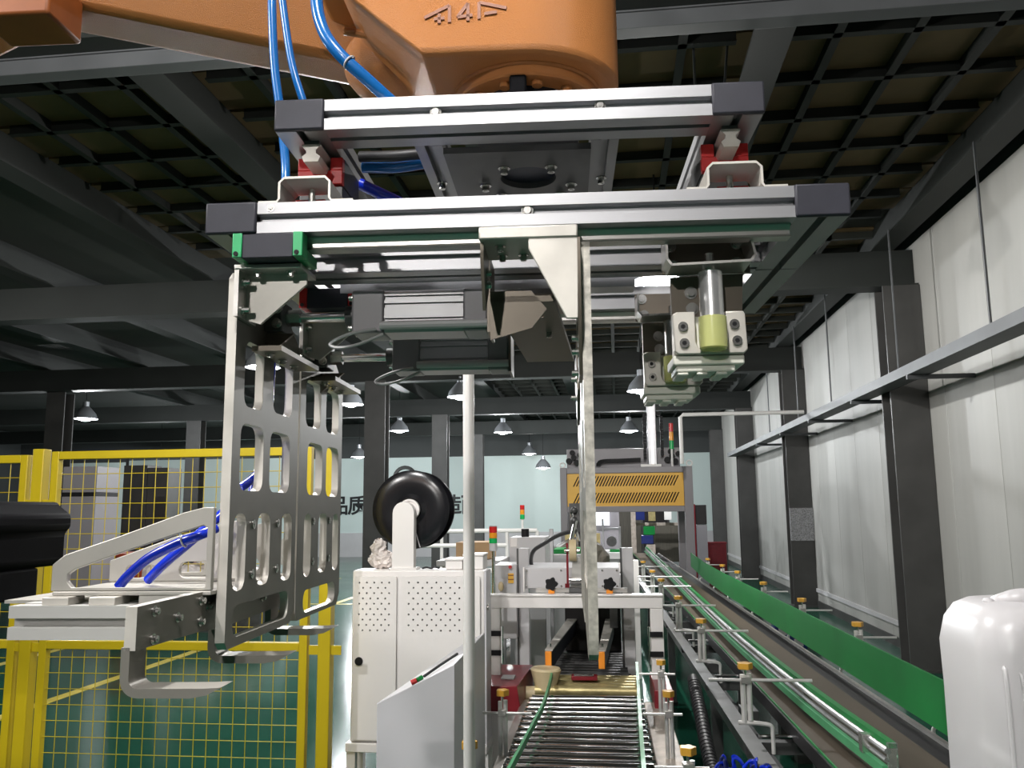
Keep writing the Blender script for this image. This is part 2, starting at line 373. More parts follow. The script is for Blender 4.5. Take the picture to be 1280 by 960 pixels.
def glyph(ch, x, z, h):
    cu = bpy.data.curves.new('glyph', 'FONT'); cu.body = ch; cu.size = h * 1.1; cu.extrude = 0.01; cu.offset = 0.016; cu.align_x = 'CENTER'
    t = bpy.data.objects.new('glyph', cu); C.objects.link(t)
    dg = bpy.context.evaluated_depsgraph_get(); me = bpy.data.meshes.new_from_object(t.evaluated_get(dg))
    bpy.data.objects.remove(t); me.materials.clear(); me.materials.append(M['letter'])
    o = bpy.data.objects.new('wall_lettering', me); C.objects.link(o); o.parent = wb
    o.rotation_euler = (pi / 2, 0, 0); o.location = (x, 31.985, z)
    return o
for ch, px in (('品', 422), ('质', 446), ('造', 567), ('而', 591)):
    glyph(ch, (px - 770) / 1060 * 32.3, 1.66, 0.70)
MB().tube([(-8.0 + 0.42 * cos(t * pi / 12), 31.97, 2.95 + 0.42 * sin(t * pi / 12)) for t in range(24)], 0.07, 6, True).build('wall_emblem', M['column'], wb, label='dark ring emblem')
# cable tray along the right wall
ct = thing('cable_tray', 'long grey cable tray running along the pale right wall across the columns', 'cable tray', WF, (2.95, 0, 3.05))
MB().box(2.84, 3.05, -2, 22, 3.0, 3.006).build('tray_floor', M['tray'], ct)
MB().box(2.835, 2.842, -2, 22, 3.0, 3.10).build('side_rail', M['tray'], ct)
MB().box(3.042, 3.049, -2, 22, 3.0, 3.10).build('side_rail', M['tray'], ct)
for yy in (4.6, 8.5, 10.5, 12.8, 15.0, 17.5): MB().box(2.83, 3.46, yy, yy + 0.04, 2.955, 2.998).build('bracket', M['tray'], ct)
for yy in (4.35, 6.9, 9.1, 11.9, 14.0, 16.6): MB().cyl((2.95, yy, 3.006), (2.95, yy, 4.65), 0.011, n=6).build('hanger_rod', M['tray'], ct)
td = thing('cable_trunking', 'pale grey cable trunking running across under the ceiling beam above the robot', 'trunking', WF, (-1.0, 4.0, 4.1))
MB().box(-4.6, 3.0, 3.95, 4.05, 4.105, 4.19).build('trunking', M['tray'], td, bevel=0.004)
MB().box(-4.6, 3.0, 3.944, 4.056, 4.191, 4.1995).build('lid', M['tray'], td)
pp = thing('wall_pipe', 'thin white pipe running level from the grey machine to the cable tray', 'pipe', WF, (1.0, 13.8, 2.4))
MB().tube([(1.02, 13.2, 2.41), (1.02, 13.2, 3.12), (1.06, 13.2, 3.16), (2.86, 13.2, 3.16)], 0.03, 8).build('pipe', M['white_pipe'], pp)
sp = thing('suspended_rods', 'pair of thin rods hanging from the ceiling right of the orange robot head', 'rod', WF, (0.6, 5.5, 4.9))
MB().cyl((0.62, 5.6, 5.0), (0.62, 5.6, 3.9), 0.009, n=6).build('rod', M['tray'], sp)
MB().cyl((0.86, 5.6, 5.0), (0.74, 5.6, 3.9), 0.009, n=6).build('rod', M['tray'], sp)

# ------------------------------------------------------------------ robot arm (gripper frame coordinates)
rob = thing('robot_arm', 'glossy orange robot arm reaching in over the gripper from the upper left', 'robot', GF, (-2.05, 1.45, -2.1096))
def outline(r, left, yf, yb, n=16):
    pts = [(-0.006 + r * sin(pi * i / n), 0.20 - r * cos(pi * i / n)) for i in range(n + 1)]
    return pts + [(left, yb), (left - 0.0, yf)]
rings = []
for wz, r, left in ((0.245, 0.130, -0.140), (0.251, 0.1355, -0.146), (0.33, 0.1355, -0.238), (0.36, 0.1355, -0.262), (0.62, 0.133, -0.30)):
    rings.append([(x, y_, wz) for x, y_ in outline(r, left, 0.20 - r, 0.20 + r)])
MB().loft(rings).build('wrist_housing', M['orange'], rob, bevel=0.006, smooth=40)
fm = MB().lathe((-0.006, 0.20, 0.0), (0, 0, 1), [(0.0, 0.2265), (0.1045, 0.2265), (0.107, 0.229), (0.107, 0.241), (0.1095, 0.2435), (0.1095, 0.2455)], 40)
flg = fm.build('flange', M['orange'], rob)
for i in range(12):
    a = 2 * pi * i / 12 + 0.2; x, y_ = -0.006 + 0.088 * cos(a), 0.20 + 0.088 * sin(a)
    MB().cyl((x, y_, 0.219), (x, y_, 0.2275), 0.0075, n=10).build('bolt', M['orange'], flg)
MB().box(-0.026, -0.003, 0.092, 0.115, 0.169, 0.2265).build('locating_block', M['matte_black'], rob, bevel=0.003)
MB().cyl((-0.006, 0.20, 0.170), (-0.006, 0.20, 0.229), 0.075, n=24).build('adapter_spigot', M['navy_dark'], rob)
# raised axis marking on the flat front of the wrist: plus, 4, minus
mk = MB()
def stroke(x0, z0, x1, z1, t=0.0022):
    d = Vector((x1 - x0, z1 - z0)); d.normalize(); n_ = Vector((-d.y, d.x)) * t
    mk.prism([(x0 - n_.x, z0 - n_.y), (x1 - n_.x, z1 - n_.y), (x1 + n_.x, z1 + n_.y), (x0 + n_.x, z0 + n_.y)], 'y', 0.0625, 0.0648)
zb = 0.294
stroke(-0.138, zb + 0.003, -0.104, zb + 0.0195); stroke(-0.104, zb + 0.0195, -0.104, zb - 0.005)           # left arrow head
stroke(-0.125, zb + 0.0005, -0.111, zb + 0.0015); stroke(-0.118, zb - 0.006, -0.118, zb + 0.008)              # plus
stroke(-0.093, zb + 0.002, -0.079, zb + 0.0215); stroke(-0.079, zb + 0.0215, -0.079, zb - 0.004); stroke(-0.093, zb + 0.002, -0.073, zb + 0.004)   # 4
stroke(-0.064, zb + 0.022, -0.064, zb - 0.002); stroke(-0.064, zb + 0.022, -0.027, zb + 0.012)            # right arrow head
stroke(-0.057, zb + 0.005, -0.040, zb + 0.007)                                                               # minus
mk.build('axis_marking', M['orange_dark'], rob, label='plus, 4 and minus axis marking')
# forearm, elbow and the column it comes from
def beam8(p, q, hw0, hh0, hw1, hh1):
    r = []
    for (x, y_, z), hw, hh in ((p, hw0, hh0), (q, hw1, hh1)):
        c = 0.45
        r.append([(x, y_ + a * hw, z + b * hh) for a, b in ((-1, -c), (-c, -1), (c, -1), (1, -c), (1, c), (c, 1), (-c, 1), (-1, c))])
    return MB().loft(r)
beam8((-0.10, 0.33, 0.44), (-1.22, 0.46, 0.83), 0.10, 0.125, 0.13, 0.17).build('forearm', M['orange'], rob, bevel=0.012)
MB().loft([[(-0.10, 0.12, 0.36), (-0.10, 0.34, 0.36), (-0.10, 0.34, 0.62), (-0.10, 0.12, 0.62)], [(-0.33, 0.20, 0.43), (-0.33, 0.36, 0.43), (-0.33, 0.36, 0.66), (-0.33, 0.20, 0.66)]]).build('wrist_neck', M['orange'], rob, bevel=0.01)
MB().ball((-0.225, 0.28, 0.350), 0.080, 0.075, 0.062, 24, 14).build('wrist_bulge', M['orange'], rob)
MB().cyl((-0.275, 0.165, 0.345), (-0.23, 0.165, 0.336), 0.006, n=10).build('dowel_pin', M['orange'], rob)
MB().box(-0.93, -0.80, 0.26, 0.36, 0.46, 0.54).build('cable_clamp', M['orange_dark'], rob, bevel=0.006)
MB().cyl((-1.25, 0.28, 0.82), (-1.25, 0.68, 0.82), 0.20, n=28).build('elbow_joint', M['orange'], rob, bevel=0.012)
beam8((-2.0, 1.25, -0.42), (-1.27, 0.62, 0.80), 0.13, 0.16, 0.11, 0.13).build('upper_arm', M['orange'], rob, bevel=0.012)
mo = MB().prism([(-2.45, -0.515), (-1.505, -0.515), (-1.485, -0.50), (-1.485, -0.42), (-1.468, -0.40), (-1.468, -0.365), (-1.508, -0.335), (-1.513, -0.325), (-2.45, -0.325)], 'y', 1.05, 1.55).build('axis_motor', M['matte_black'], rob, bevel=0.01, label='black motor casing at the robot shoulder')
MB().box(-2.30, -1.50, 1.10, 1.45, -0.60, -0.515).build('motor_foot', M['matte_black'], rob, bevel=0.008)
MB().cyl((-1.59, 1.08, -0.58), (-1.50, 1.08, -0.57), 0.012, n=10).build('motor_plug', M['bolt'], rob)
MB().cyl((-2.05, 1.45, -2.1096), (-2.05, 1.45, -0.52), 0.26, n=28).build('base_column', M['black'], rob, bevel=0.01)
MB().cyl((-2.05, 1.45, -2.1096), (-2.05, 1.45, -2.06), 0.36, n=28).build('base_plate', M['black'], rob)

# ------------------------------------------------------------------ gripper frames
def prof(hw, hh, slots='fbtu'):   # section of a 63 x 40 profile, first axis wide, T slots on every side
    s, d = 0.0052, 0.012
    P = [(-hw, -hh)]
    P += [(-s, -hh), (-s, -hh + d), (s, -hh + d), (s, -hh), (hw, -hh)]
    P += [(hw, -s), (hw - d, -s), (hw - d, s), (hw, s), (hw, hh)]
    P += [(s, hh), (s, hh - d), (-s, hh - d), (-s, hh), (-hw, hh)]
    P += [(-hw, s), (-hw + d, s), (-hw + d, -s), (-hw, -s)]
    return P
def along_u(u0, u1, vc, wc, hv=0.030, hw=0.0195): return MB().prism([(a + vc, b + wc) for a, b in prof(hv, hw)], 'x', u0, u1)
def along_v(v0, v1, uc, wc, hu=0.0315, hw=0.0195): return MB().prism([(a + uc, b + wc) for a, b in prof(hu, hw)], 'y', v0, v1)
def screw(mb, c, d, r=0.0045, l=0.008):
    c = Vector(c); d = Vector(d).normalized()
    mb.cyl(c, c + d * l, r, n=10); mb.cyl(c + d * l, c + d * (l + 0.0006), r * 0.5, n=6); mb.cyl(c, c + d * 0.0015, r * 1.6, n=12)
    return mb
def bolt(parent, c, d, r=0.0045, l=0.008, m='bolt'): return screw(MB(), c, d, r, l).build('bolt', M[m], parent)

lf = thing('lower_gripper_frame', 'lower and wider aluminium profile frame with black end caps, carrying the jaws', 'gripper frame', GF, (0, 0.25, 0))
o = along_u(-0.335, 0.321, 0.030, 0).build('front_beam', M['alu'], lf); bolt(o, (0.0, 0.006, 0.0005), (0, -1, 0), 0.0046, 0.004); MB().cyl((0, 0.012, 0.0005), (0, 0.0045, 0.0005), 0.0068, n=16).build('washer', M['dark_steel'], o)
bolt(o, (-0.318, 0.001, 0.012), (0, -1, 0), 0.003, 0.0015)
along_u(-0.335, 0.321, 0.217, 0).build('middle_beam', M['alu'], lf)
along_u(-0.335, 0.321, 0.480, 0).build('rear_beam', M['alu'], lf)
for s, uc in ((-1, -0.3668), (1, 0.3515)):
    along_v(0.003, 0.225, uc, 0, 0.0315 if s < 0 else 0.0305).build('side_beam', M['alu_dull'], lf)
    along_v(0.2285, 0.512, uc, 0, 0.0315 if s < 0 else 0.0305).build('side_beam', M['alu_dull'], lf)
    MB().box(uc - 0.0325, uc + 0.0318, -0.004, 0.003, -0.0202, 0.0202).build('end_cap', M['cap'], lf, bevel=0.0025)
    MB().box(uc - 0.0325, uc + 0.0318, 0.512, 0.519, -0.0202, 0.0202).build('end_cap', M['cap'], lf, bevel=0.0025)
def hat(u0, u1, w0, h, lip0, lip1, v0, v1, t=0.003):
    mid = [(u0 - lip0, w0), (u0 - 0.003, w0), (u0, w0 + 0.004), (u0, w0 + h - 0.006), (u0 + 0.006, w0 + h), (u1 - 0.006, w0 + h), (u1, w0 + h - 0.006), (u1, w0 + 0.004), (u1 + 0.003, w0), (u1 + lip1, w0)]
    top = []; bot = []
    for i, p in enumerate(mid):
        a = Vector(mid[max(0, i - 1)]); b = Vector(mid[min(len(mid) - 1, i + 1)]); d = (b - a).normalized(); n_ = Vector((-d.y, d.x)) * t / 2
        top.append((p[0] + n_.x, p[1] + n_.y)); bot.append((p[0] - n_.x, p[1] - n_.y))
    mb = MB(); n = len(mid)
    for i in range(n - 1):
        mb.prism([bot[i], bot[i + 1], top[i + 1], top[i]], 'y', v0, v1)
    return mb
for u0, u1 in ((-0.309, -0.2455), (0.219, 0.283)):
    h_ = hat(u0, u1, 0.021, 0.031, 0.026, 0.030, 0.002, 0.060).build('hat_bracket', M['scratched'], lf)
    bolt(h_, (u0 - 0.014, 0.03, 0.0225), (0, 0, 1), 0.004, 0.005); bolt(h_, (u1 + 0.018, 0.03, 0.0225), (0, 0, 1), 0.004, 0.005)
    MB().cyl(((u0 + u1) / 2, 0.035, 0.0195), ((u0 + u1) / 2, 0.035, 0.048), 0.0045, n=10).build('spacer', M['bolt'], lf)
    uc = -0.288 if u0 < 0 else 0.2605
    MB().box(uc - 0.03, uc + 0.03, 0.11, 0.20, 0.0195, 0.082).build('riser_block', M['dark_steel'], lf, bevel=0.001)
    cr = MB().box(uc - 0.031, uc + 0.031, 0.115, 0.195, 0.083, 0.105).box(uc - 0.031, uc - 0.014, 0.115, 0.195, 0.105, 0.122).box(uc + 0.014, uc + 0.031, 0.115, 0.195, 0.105, 0.122).build('rail_carriage', M['dark_steel'], lf)
    MB().box(uc - 0.031, uc + 0.031, 0.103, 0.115, 0.083, 0.103).box(uc - 0.031, uc - 0.014, 0.103, 0.115, 0.103, 0.121).box(uc + 0.014, uc + 0.031, 0.103, 0.115, 0.103, 0.121).build('end_seal', M['red'], cr, bevel=0.001)
    MB().box(uc - 0.02, uc + 0.02, 0.062, 0.075, 0.024, 0.046).build('red_stop', M['red'], lf, bevel=0.0015, label='red stop block inside the hat bracket')
def rail_sec(c0, top, bw=0.0115, h=0.021):
    k = bw * 0.48
    return [(c0 - bw, top), (c0 - bw, top - 0.002), (c0 - bw + k, top - 0.008), (c0 - bw + k, top - 0.0125), (c0 - bw, top - 0.017), (c0 - bw + 0.003, top - h),
            (c0 + bw - 0.003, top - h), (c0 + bw, top - 0.017), (c0 + bw - k, top - 0.0125), (c0 + bw - k, top - 0.008), (c0 + bw, top - 0.002), (c0 + bw, top)]
MB().prism(rail_sec(0.030, -0.0195, 0.010, 0.017), 'x', -0.330, 0.318).build('linear_rail', M['steel'], lf)
MB().prism(rail_sec(0.480, -0.0195, 0.010, 0.017), 'x', -0.330, 0.318).build('linear_rail', M['steel'], lf)
MB().box(-0.30, 0.15, 0.262, 0.30, -0.030, -0.012).build('cross_bar', M['alu'], lf)

uf = thing('upper_gripper_frame', 'upper and narrower aluminium profile frame bolted under the orange robot wrist', 'gripper frame', GF, (0, 0.2, 0.147))
o = along_u(-0.2626, 0.2345, 0.060, 0.1475, 0.030, 0.0205).build('front_beam', M['alu'], uf)

for x in (-0.118, 0.093):
    bolt(o, (x, 0.036, 0.1475), (0, -1, 0), 0.0046, 0.004); MB().cyl((x, 0.042, 0.1475), (x, 0.0345, 0.1475), 0.0068, n=16).build('washer', M['dark_steel'], o)
along_u(-0.2626, 0.2345, 0.436, 0.1475, 0.030, 0.0205).build('rear_beam', M['alu'], uf)
for s, uc in ((-1, -0.2948), (1, 0.2653)):
    along_v(0.033, 0.47, uc, 0.1475, 0.032 if s < 0 else 0.0307, 0.0205).build('side_beam', M['alu_dull'], uf)
    MB().box(uc - 0.0325, uc + 0.0325, 0.026, 0.033, 0.1265, 0.1687).build('end_cap', M['cap'], uf, bevel=0.0025)
    MB().prism(rail_sec(-0.288 if s < 0 else 0.2605, 0.1215, 0.0125, 0.024), 'y', 0.060, 0.45).build('linear_rail', M['scratched'], uf)
    MB().box((-0.288 if s < 0 else 0.2605) - 0.010, (-0.288 if s < 0 else 0.2605) + 0.010, 0.062, 0.45, 0.1213, 0.1272).build('rail_shim', M['dark_steel'], uf)
for uc in (-0.1365, 0.1015): along_v(0.091, 0.405, uc, 0.1465, 0.0185, 0.0195).build('inner_bar', M['alu_dull'], uf)
MB().prism([(-0.118, 0.105), (0.083, 0.105), (0.083, 0.312), (-0.118, 0.312)], 'z', 0.121, 0.130, [circ(-0.006, 0.20, 0.041, 28)]).build('adapter_plate', M['dark_steel'], uf)
MB().cyl((-0.006, 0.2, 0.1305), (-0.006, 0.2, 0.134), 0.055, n=24).build('hole_dark_disc', M['navy_dark'], uf)  # added dark disc so the plate hole reads dark
pl = [o for o in uf.children if o.name.startswith('adapter_plate')][0]
for x, y_ in ((-0.0388, 0.160), (0.028, 0.160), (0.057, 0.228), (-0.071, 0.223), (-0.05, 0.262), (0.04, 0.265)): bolt(pl, (x, y_, 0.121), (0, 0, -1), 0.0055, 0.009)
for x, y_ in ((-0.1365, 0.222), (0.1015, 0.2216)): bolt(uf, (x, y_, 0.127), (0, 0, -1), 0.005, 0.010)

# ------------------------------------------------------------------ left clamp jaw with two slotted plates
lj = thing('left_clamp_jaw', 'left clamping jaw with two tall slotted grey plates hanging from green ended carriages', 'gripper jaw', GF, (-0.37, 0.2, -0.06))
def hole(a): return rrect(a[0], a[1], a[2], a[3], min(0.016, abs(a[1] - a[0]) * 0.45))
S1 = [(0.069, 0.138, -0.225, -0.139), (0.178, 0.262, -0.221, -0.137), (0.063, 0.146, -0.333, -0.247), (0.172, 0.257, -0.333, -0.248), (0.051, 0.093, -0.457, -0.362), (0.133, 0.182, -0.457, -0.362), (0.229, 0.276, -0.459, -0.363), (0.058, 0.268, -0.513, -0.474)]
S2 = [(0.330, 0.414, -0.225, -0.150), (0.445, 0.526, -0.225, -0.150), (0.345, 0.428, -0.334, -0.250), (0.452, 0.530, -0.335, -0.249), (0.336, 0.374, -0.462, -0.364), (0.415, 0.464, -0.461, -0.364), (0.500, 0.538, -0.463, -0.365), (0.340, 0.522, -0.517, -0.482)]
O1 = [(0.036, -0.066), (0.046, -0.056), (0.20, -0.056), (0.294, -0.112), (0.294, -0.505), (0.276, -0.523), (0.045, -0.524), (0.036, -0.515)]
O2 = [(0.302, -0.118), (0.335, -0.098), (0.50, -0.098), (0.552, -0.13), (0.552, -0.505), (0.535, -0.524), (0.312, -0.524), (0.302, -0.512)]
for O_, S_ in ((O1, S1), (O2, S2)):
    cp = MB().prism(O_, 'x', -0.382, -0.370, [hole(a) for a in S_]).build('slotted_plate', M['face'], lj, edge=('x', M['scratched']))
    v0 = O_[0][0]
    for a, b in ((0.072, -0.376), (0.072, -0.440), (0.166, -0.376), (0.166, -0.440)):
        bolt(cp, (-0.370, v0 + a + 0.01, b), (1, 0, 0), 0.0038, 0.002)
for k, dv in ((0, 0.0), (1, 0.265)):
    ca = MB().box(-0.352, -0.288, 0.018 + dv, 0.042 + dv, -0.0515, -0.037).box(-0.352, -0.288, -0.002 + dv, 0.018 + dv, -0.0515, -0.0205).box(-0.352, -0.288, 0.042 + dv, 0.062 + dv, -0.0515, -0.0205).build('rail_carriage', M['cap'], lj, bevel=0.0012)
    for u0 in (-0.364, -0.288):
        ec = MB().box(u0, u0 + 0.012, 0.018 + dv, 0.060 + dv, -0.0505, -0.037).box(u0, u0 + 0.012, -0.003 + dv, 0.018 + dv, -0.0505, -0.0195).build('end_seal', M['green_cap'] if k == 0 else M['red'], ca, bevel=0.001)
        MB().cyl((u0 + 0.005, -0.0042 + dv, -0.046), (u0 + 0.005, -0.003 + dv, -0.046), 0.003, n=10).build('oil_port', M['black'], ec)
    br = MB().box(-0.370, -0.284, 0.020 + dv, 0.085 + dv, -0.0585, -0.0525).build('angle_bracket', M['steel'], lj, bevel=0.001)
    MB().prism([(-0.366, -0.0585), (-0.286, -0.0585), (-0.286, -0.072), (-0.345, -0.123), (-0.366, -0.117)], 'y', 0.050 + dv, 0.055 + dv).build('gusset', M['scratched'], br)
    MB().box(-0.3699, -0.364, 0.022 + dv, 0.085 + dv, -0.118, -0.0585).build('flange_leg', M['steel'], br)
    for a, b in ((-0.345, -0.0585), (-0.302, -0.0585)): bolt(br, (a, 0.036 + dv, b), (0, 0, -1), 0.0042, 0.007)
    for b in (-0.072, -0.108): bolt(br, (-0.364, 0.036 + dv, b), (1, 0, 0), 0.0042, 0.010)
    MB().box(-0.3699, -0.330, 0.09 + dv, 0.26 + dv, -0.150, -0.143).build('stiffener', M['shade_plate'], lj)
    for q in range(3): bolt(lj, (-0.352, 0.11 + 0.05 * q + dv, -0.150), (0, 0, -1), 0.004, 0.006)
    cv = MB().box(-0.3699, -0.345, 0.132 + dv * 0.85, 0.176 + dv * 0.85, -0.115 - dv * 0.05, -0.072 - dv * 0.05).build('clevis', M['dark_steel'], lj, bevel=0.002)
    for q in (-0.083, -0.104): bolt(cv, (-0.352, 0.132 + dv * 0.85, q - dv * 0.05), (0, -1, 0), 0.0045, 0.006)
    MB().prism([(-0.3699, -0.1165 - dv * 0.05), (-0.330, -0.1165 - dv * 0.05), (-0.3699, -0.15 - dv * 0.05)], 'y', 0.14 + dv, 0.146 + dv).build('rod_bracket', M['shade_plate'], lj)
MB().prism([(-0.383, -0.372), (-0.398, -0.372), (-0.44, -0.41), (-0.44, -0.448), (-0.383, -0.448)], 'y', 0.15, 0.156).build('rear_gusset', M['scratched'], lj)
MB().prism([(-0.383, -0.372), (-0.398, -0.372), (-0.44, -0.41), (-0.44, -0.448), (-0.383, -0.448)], 'y', 0.43, 0.436).build('rear_gusset', M['scratched'], lj)

# ------------------------------------------------------------------ centre clamp jaw seen edge on
cj = thing('centre_clamp_jaw', 'central clamping jaw seen edge on as a long speckled bar under a pale triangular gusset', 'gripper jaw', GF, (0.06, 0.1, -0.03))
B1 = [(0.018, -0.037), (0.25, -0.037), (0.25, -0.50), (0.10, -0.535), (0.055, -0.537), (0.036, -0.528), (0.024, -0.49)]
B2 = [(0.26, -0.10), (0.50, -0.10), (0.50, -0.51), (0.26, -0.52)]
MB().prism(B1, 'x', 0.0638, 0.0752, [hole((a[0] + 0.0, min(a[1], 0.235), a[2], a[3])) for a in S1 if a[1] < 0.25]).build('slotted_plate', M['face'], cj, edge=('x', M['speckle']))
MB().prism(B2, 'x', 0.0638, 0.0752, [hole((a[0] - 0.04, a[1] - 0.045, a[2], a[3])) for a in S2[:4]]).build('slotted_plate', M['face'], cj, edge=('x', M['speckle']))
tp = MB().box(-0.0592, 0.0605, -0.003, 0.088, -0.0366, -0.0206).build('top_plate', M['scratched'], cj, bevel=0.002)
MB().prism([(0.001, -0.0366), (0.0605, -0.0366), (0.0590, -0.1365), (0.0455, -0.1365), (0.001, -0.049)], 'y', -0.001, 0.004).build('gusset', M['scratched'], cj, bevel=0.001)
MB().prism([(-0.001, -0.0366), (0.20, -0.0366), (0.20, -0.10), (0.10, -0.20), (0.03, -0.20), (-0.001, -0.136)], 'x', 0.0595, 0.0632).build('side_plate', M['shade_plate'], cj)
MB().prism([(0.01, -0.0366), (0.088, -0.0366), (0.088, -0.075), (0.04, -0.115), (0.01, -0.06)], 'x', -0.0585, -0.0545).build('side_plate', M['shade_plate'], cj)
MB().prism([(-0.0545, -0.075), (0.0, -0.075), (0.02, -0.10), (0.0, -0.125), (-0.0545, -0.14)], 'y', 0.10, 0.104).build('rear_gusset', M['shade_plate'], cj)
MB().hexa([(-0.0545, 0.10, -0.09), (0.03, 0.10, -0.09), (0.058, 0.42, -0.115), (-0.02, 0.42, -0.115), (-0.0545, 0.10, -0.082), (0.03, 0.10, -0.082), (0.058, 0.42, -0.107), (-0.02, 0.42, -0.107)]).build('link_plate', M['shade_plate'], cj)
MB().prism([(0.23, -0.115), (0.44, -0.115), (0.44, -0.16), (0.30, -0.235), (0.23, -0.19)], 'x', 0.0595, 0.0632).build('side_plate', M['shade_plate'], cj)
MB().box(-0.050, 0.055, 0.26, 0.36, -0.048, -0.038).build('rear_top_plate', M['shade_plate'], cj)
for x, v_, z in ((-0.035, 0.025, -0.0366), (-0.035, 0.065, -0.0366), (-0.008, 0.065, -0.0366), (-0.03, 0.15, -0.092), (0.01, 0.15, -0.092), (-0.02, 0.22, -0.095), (0.02, 0.25, -0.1)): bolt(cj, (x, v_, z), (0, 0, -1), 0.0042, 0.008)
for v_, z in ((0.05, -0.150), (0.05, -0.168), (0.09, -0.188), (0.26, -0.17), (0.28, -0.195)): bolt(cj, (0.0595, v_, z), (-1, 0, 0), 0.0042, 0.008)
for v_, z in ((0.03, -0.10), (0.03, -0.085)): bolt(cj, (-0.0545, v_ + 0.02, z + 0.02), (1, 0, 0), 0.004, 0.006)

# ------------------------------------------------------------------ pneumatic cylinders
def cylinder(label, u0, u1, v0, w0, h, base_u):
    t = thing('pneumatic_cylinder', label, 'cylinder', GF, ((u0 + u1) / 2, v0, w0))
    hv = h
    P = [(v0, w0 + 0.004), (v0 + 0.004, w0), (v0 + hv - 0.004, w0), (v0 + hv, w0 + 0.004), (v0 + hv, w0 + h - 0.004), (v0 + hv - 0.004, w0 + h), (v0 + 0.004, w0 + h), (v0, w0 + h - 0.004)]
    g_ = h * 0.14
    for f_ in (0.80, 0.62, 0.26): P += [(v0, w0 + h * f_ + g_ / 2), (v0 + 0.004, w0 + h * f_ + g_ / 2), (v0 + 0.004, w0 + h * f_ - g_ / 4), (v0, w0 + h * f_ - g_ / 4)]
    bu0, bu1 = u0 + (u1 - u0) * 0.24, u0 + (u1 - u0) * 0.82
    MB().prism(P, 'x', bu0, bu1).build('barrel', M['alu_dull'], t)
    for a, b in ((u0, bu0), (bu1, u1)):
        MB().box(a, b, v0 - 0.002, v0 + hv, w0 - 0.001, w0 + h + 0.001).build('end_block', M['grey_frame'], t, bevel=0.003)
    for dv, dw in ((0.008, 0.008), (hv - 0.008, 0.008), (0.008, h - 0.008), (hv - 0.008, h - 0.008)):
        bolt(t, (u0, v0 + dv, w0 + dw), (-1, 0, 0), 0.004, 0.006)
    vc, wc = v0 + hv / 2, w0 + h / 2
    MB().cyl((u0, vc, wc), (u0 - 0.014, vc, wc), h * 0.26, n=20).build('gland', M['dark_steel'], t)
    r_ = MB().cyl((u0 - 0.014, vc, wc), (base_u, vc, wc), h * 0.12, n=16).build('piston_rod', M['chrome'], t)
    MB().cyl((base_u + 0.03, vc, wc), (base_u, vc, wc), h * 0.20, n=6).build('rod_nut', M['bolt'], r_)
    MB().tube([(bu0 - 0.004, v0 - 0.006, w0 + 0.008), (u1, v0 - 0.006, w0 + 0.008)], 0.006, 10).build('sensor_rail', M['grey_light'], t)
    MB().tube(spline([(bu0 - 0.01, v0 - 0.008, w0 + 0.003), (bu0 - 0.04, v0 - 0.03, w0 - 0.008), (bu0 - 0.065, v0 - 0.03, w0 - 0.020), (bu0 - 0.055, v0 - 0.03, w0 - 0.026), (bu0 - 0.03, v0 - 0.02, w0 - 0.020), (bu0 + 0.0, v0 - 0.005, w0 - 0.004)]), 0.0022, 6).build('sensor_cable', M['grey_light'], t)
    return t
cylinder('front pneumatic cylinder with pale ribbed barrel, under the middle of the lower frame', -0.246, -0.060, 0.125, -0.121, 0.058, -0.355)
cylinder('rear pneumatic cylinder with darker barrel, set lower and behind the front one', -0.236, -0.047, 0.350, -0.137, 0.056, -0.355)
mt = thing('cylinder_mount', 'dark bracket plate carrying the ends of both pneumatic cylinders', 'bracket', GF, (-0.056, 0.15, -0.1))
MB().box(-0.0600, -0.0560, 0.115, 0.19, -0.126, -0.0196).build('mount_plate', M['shade_plate'], mt)
MB().box(-0.0470, -0.0430, 0.345, 0.42, -0.142, -0.0196).build('mount_plate', M['shade_plate'], mt)

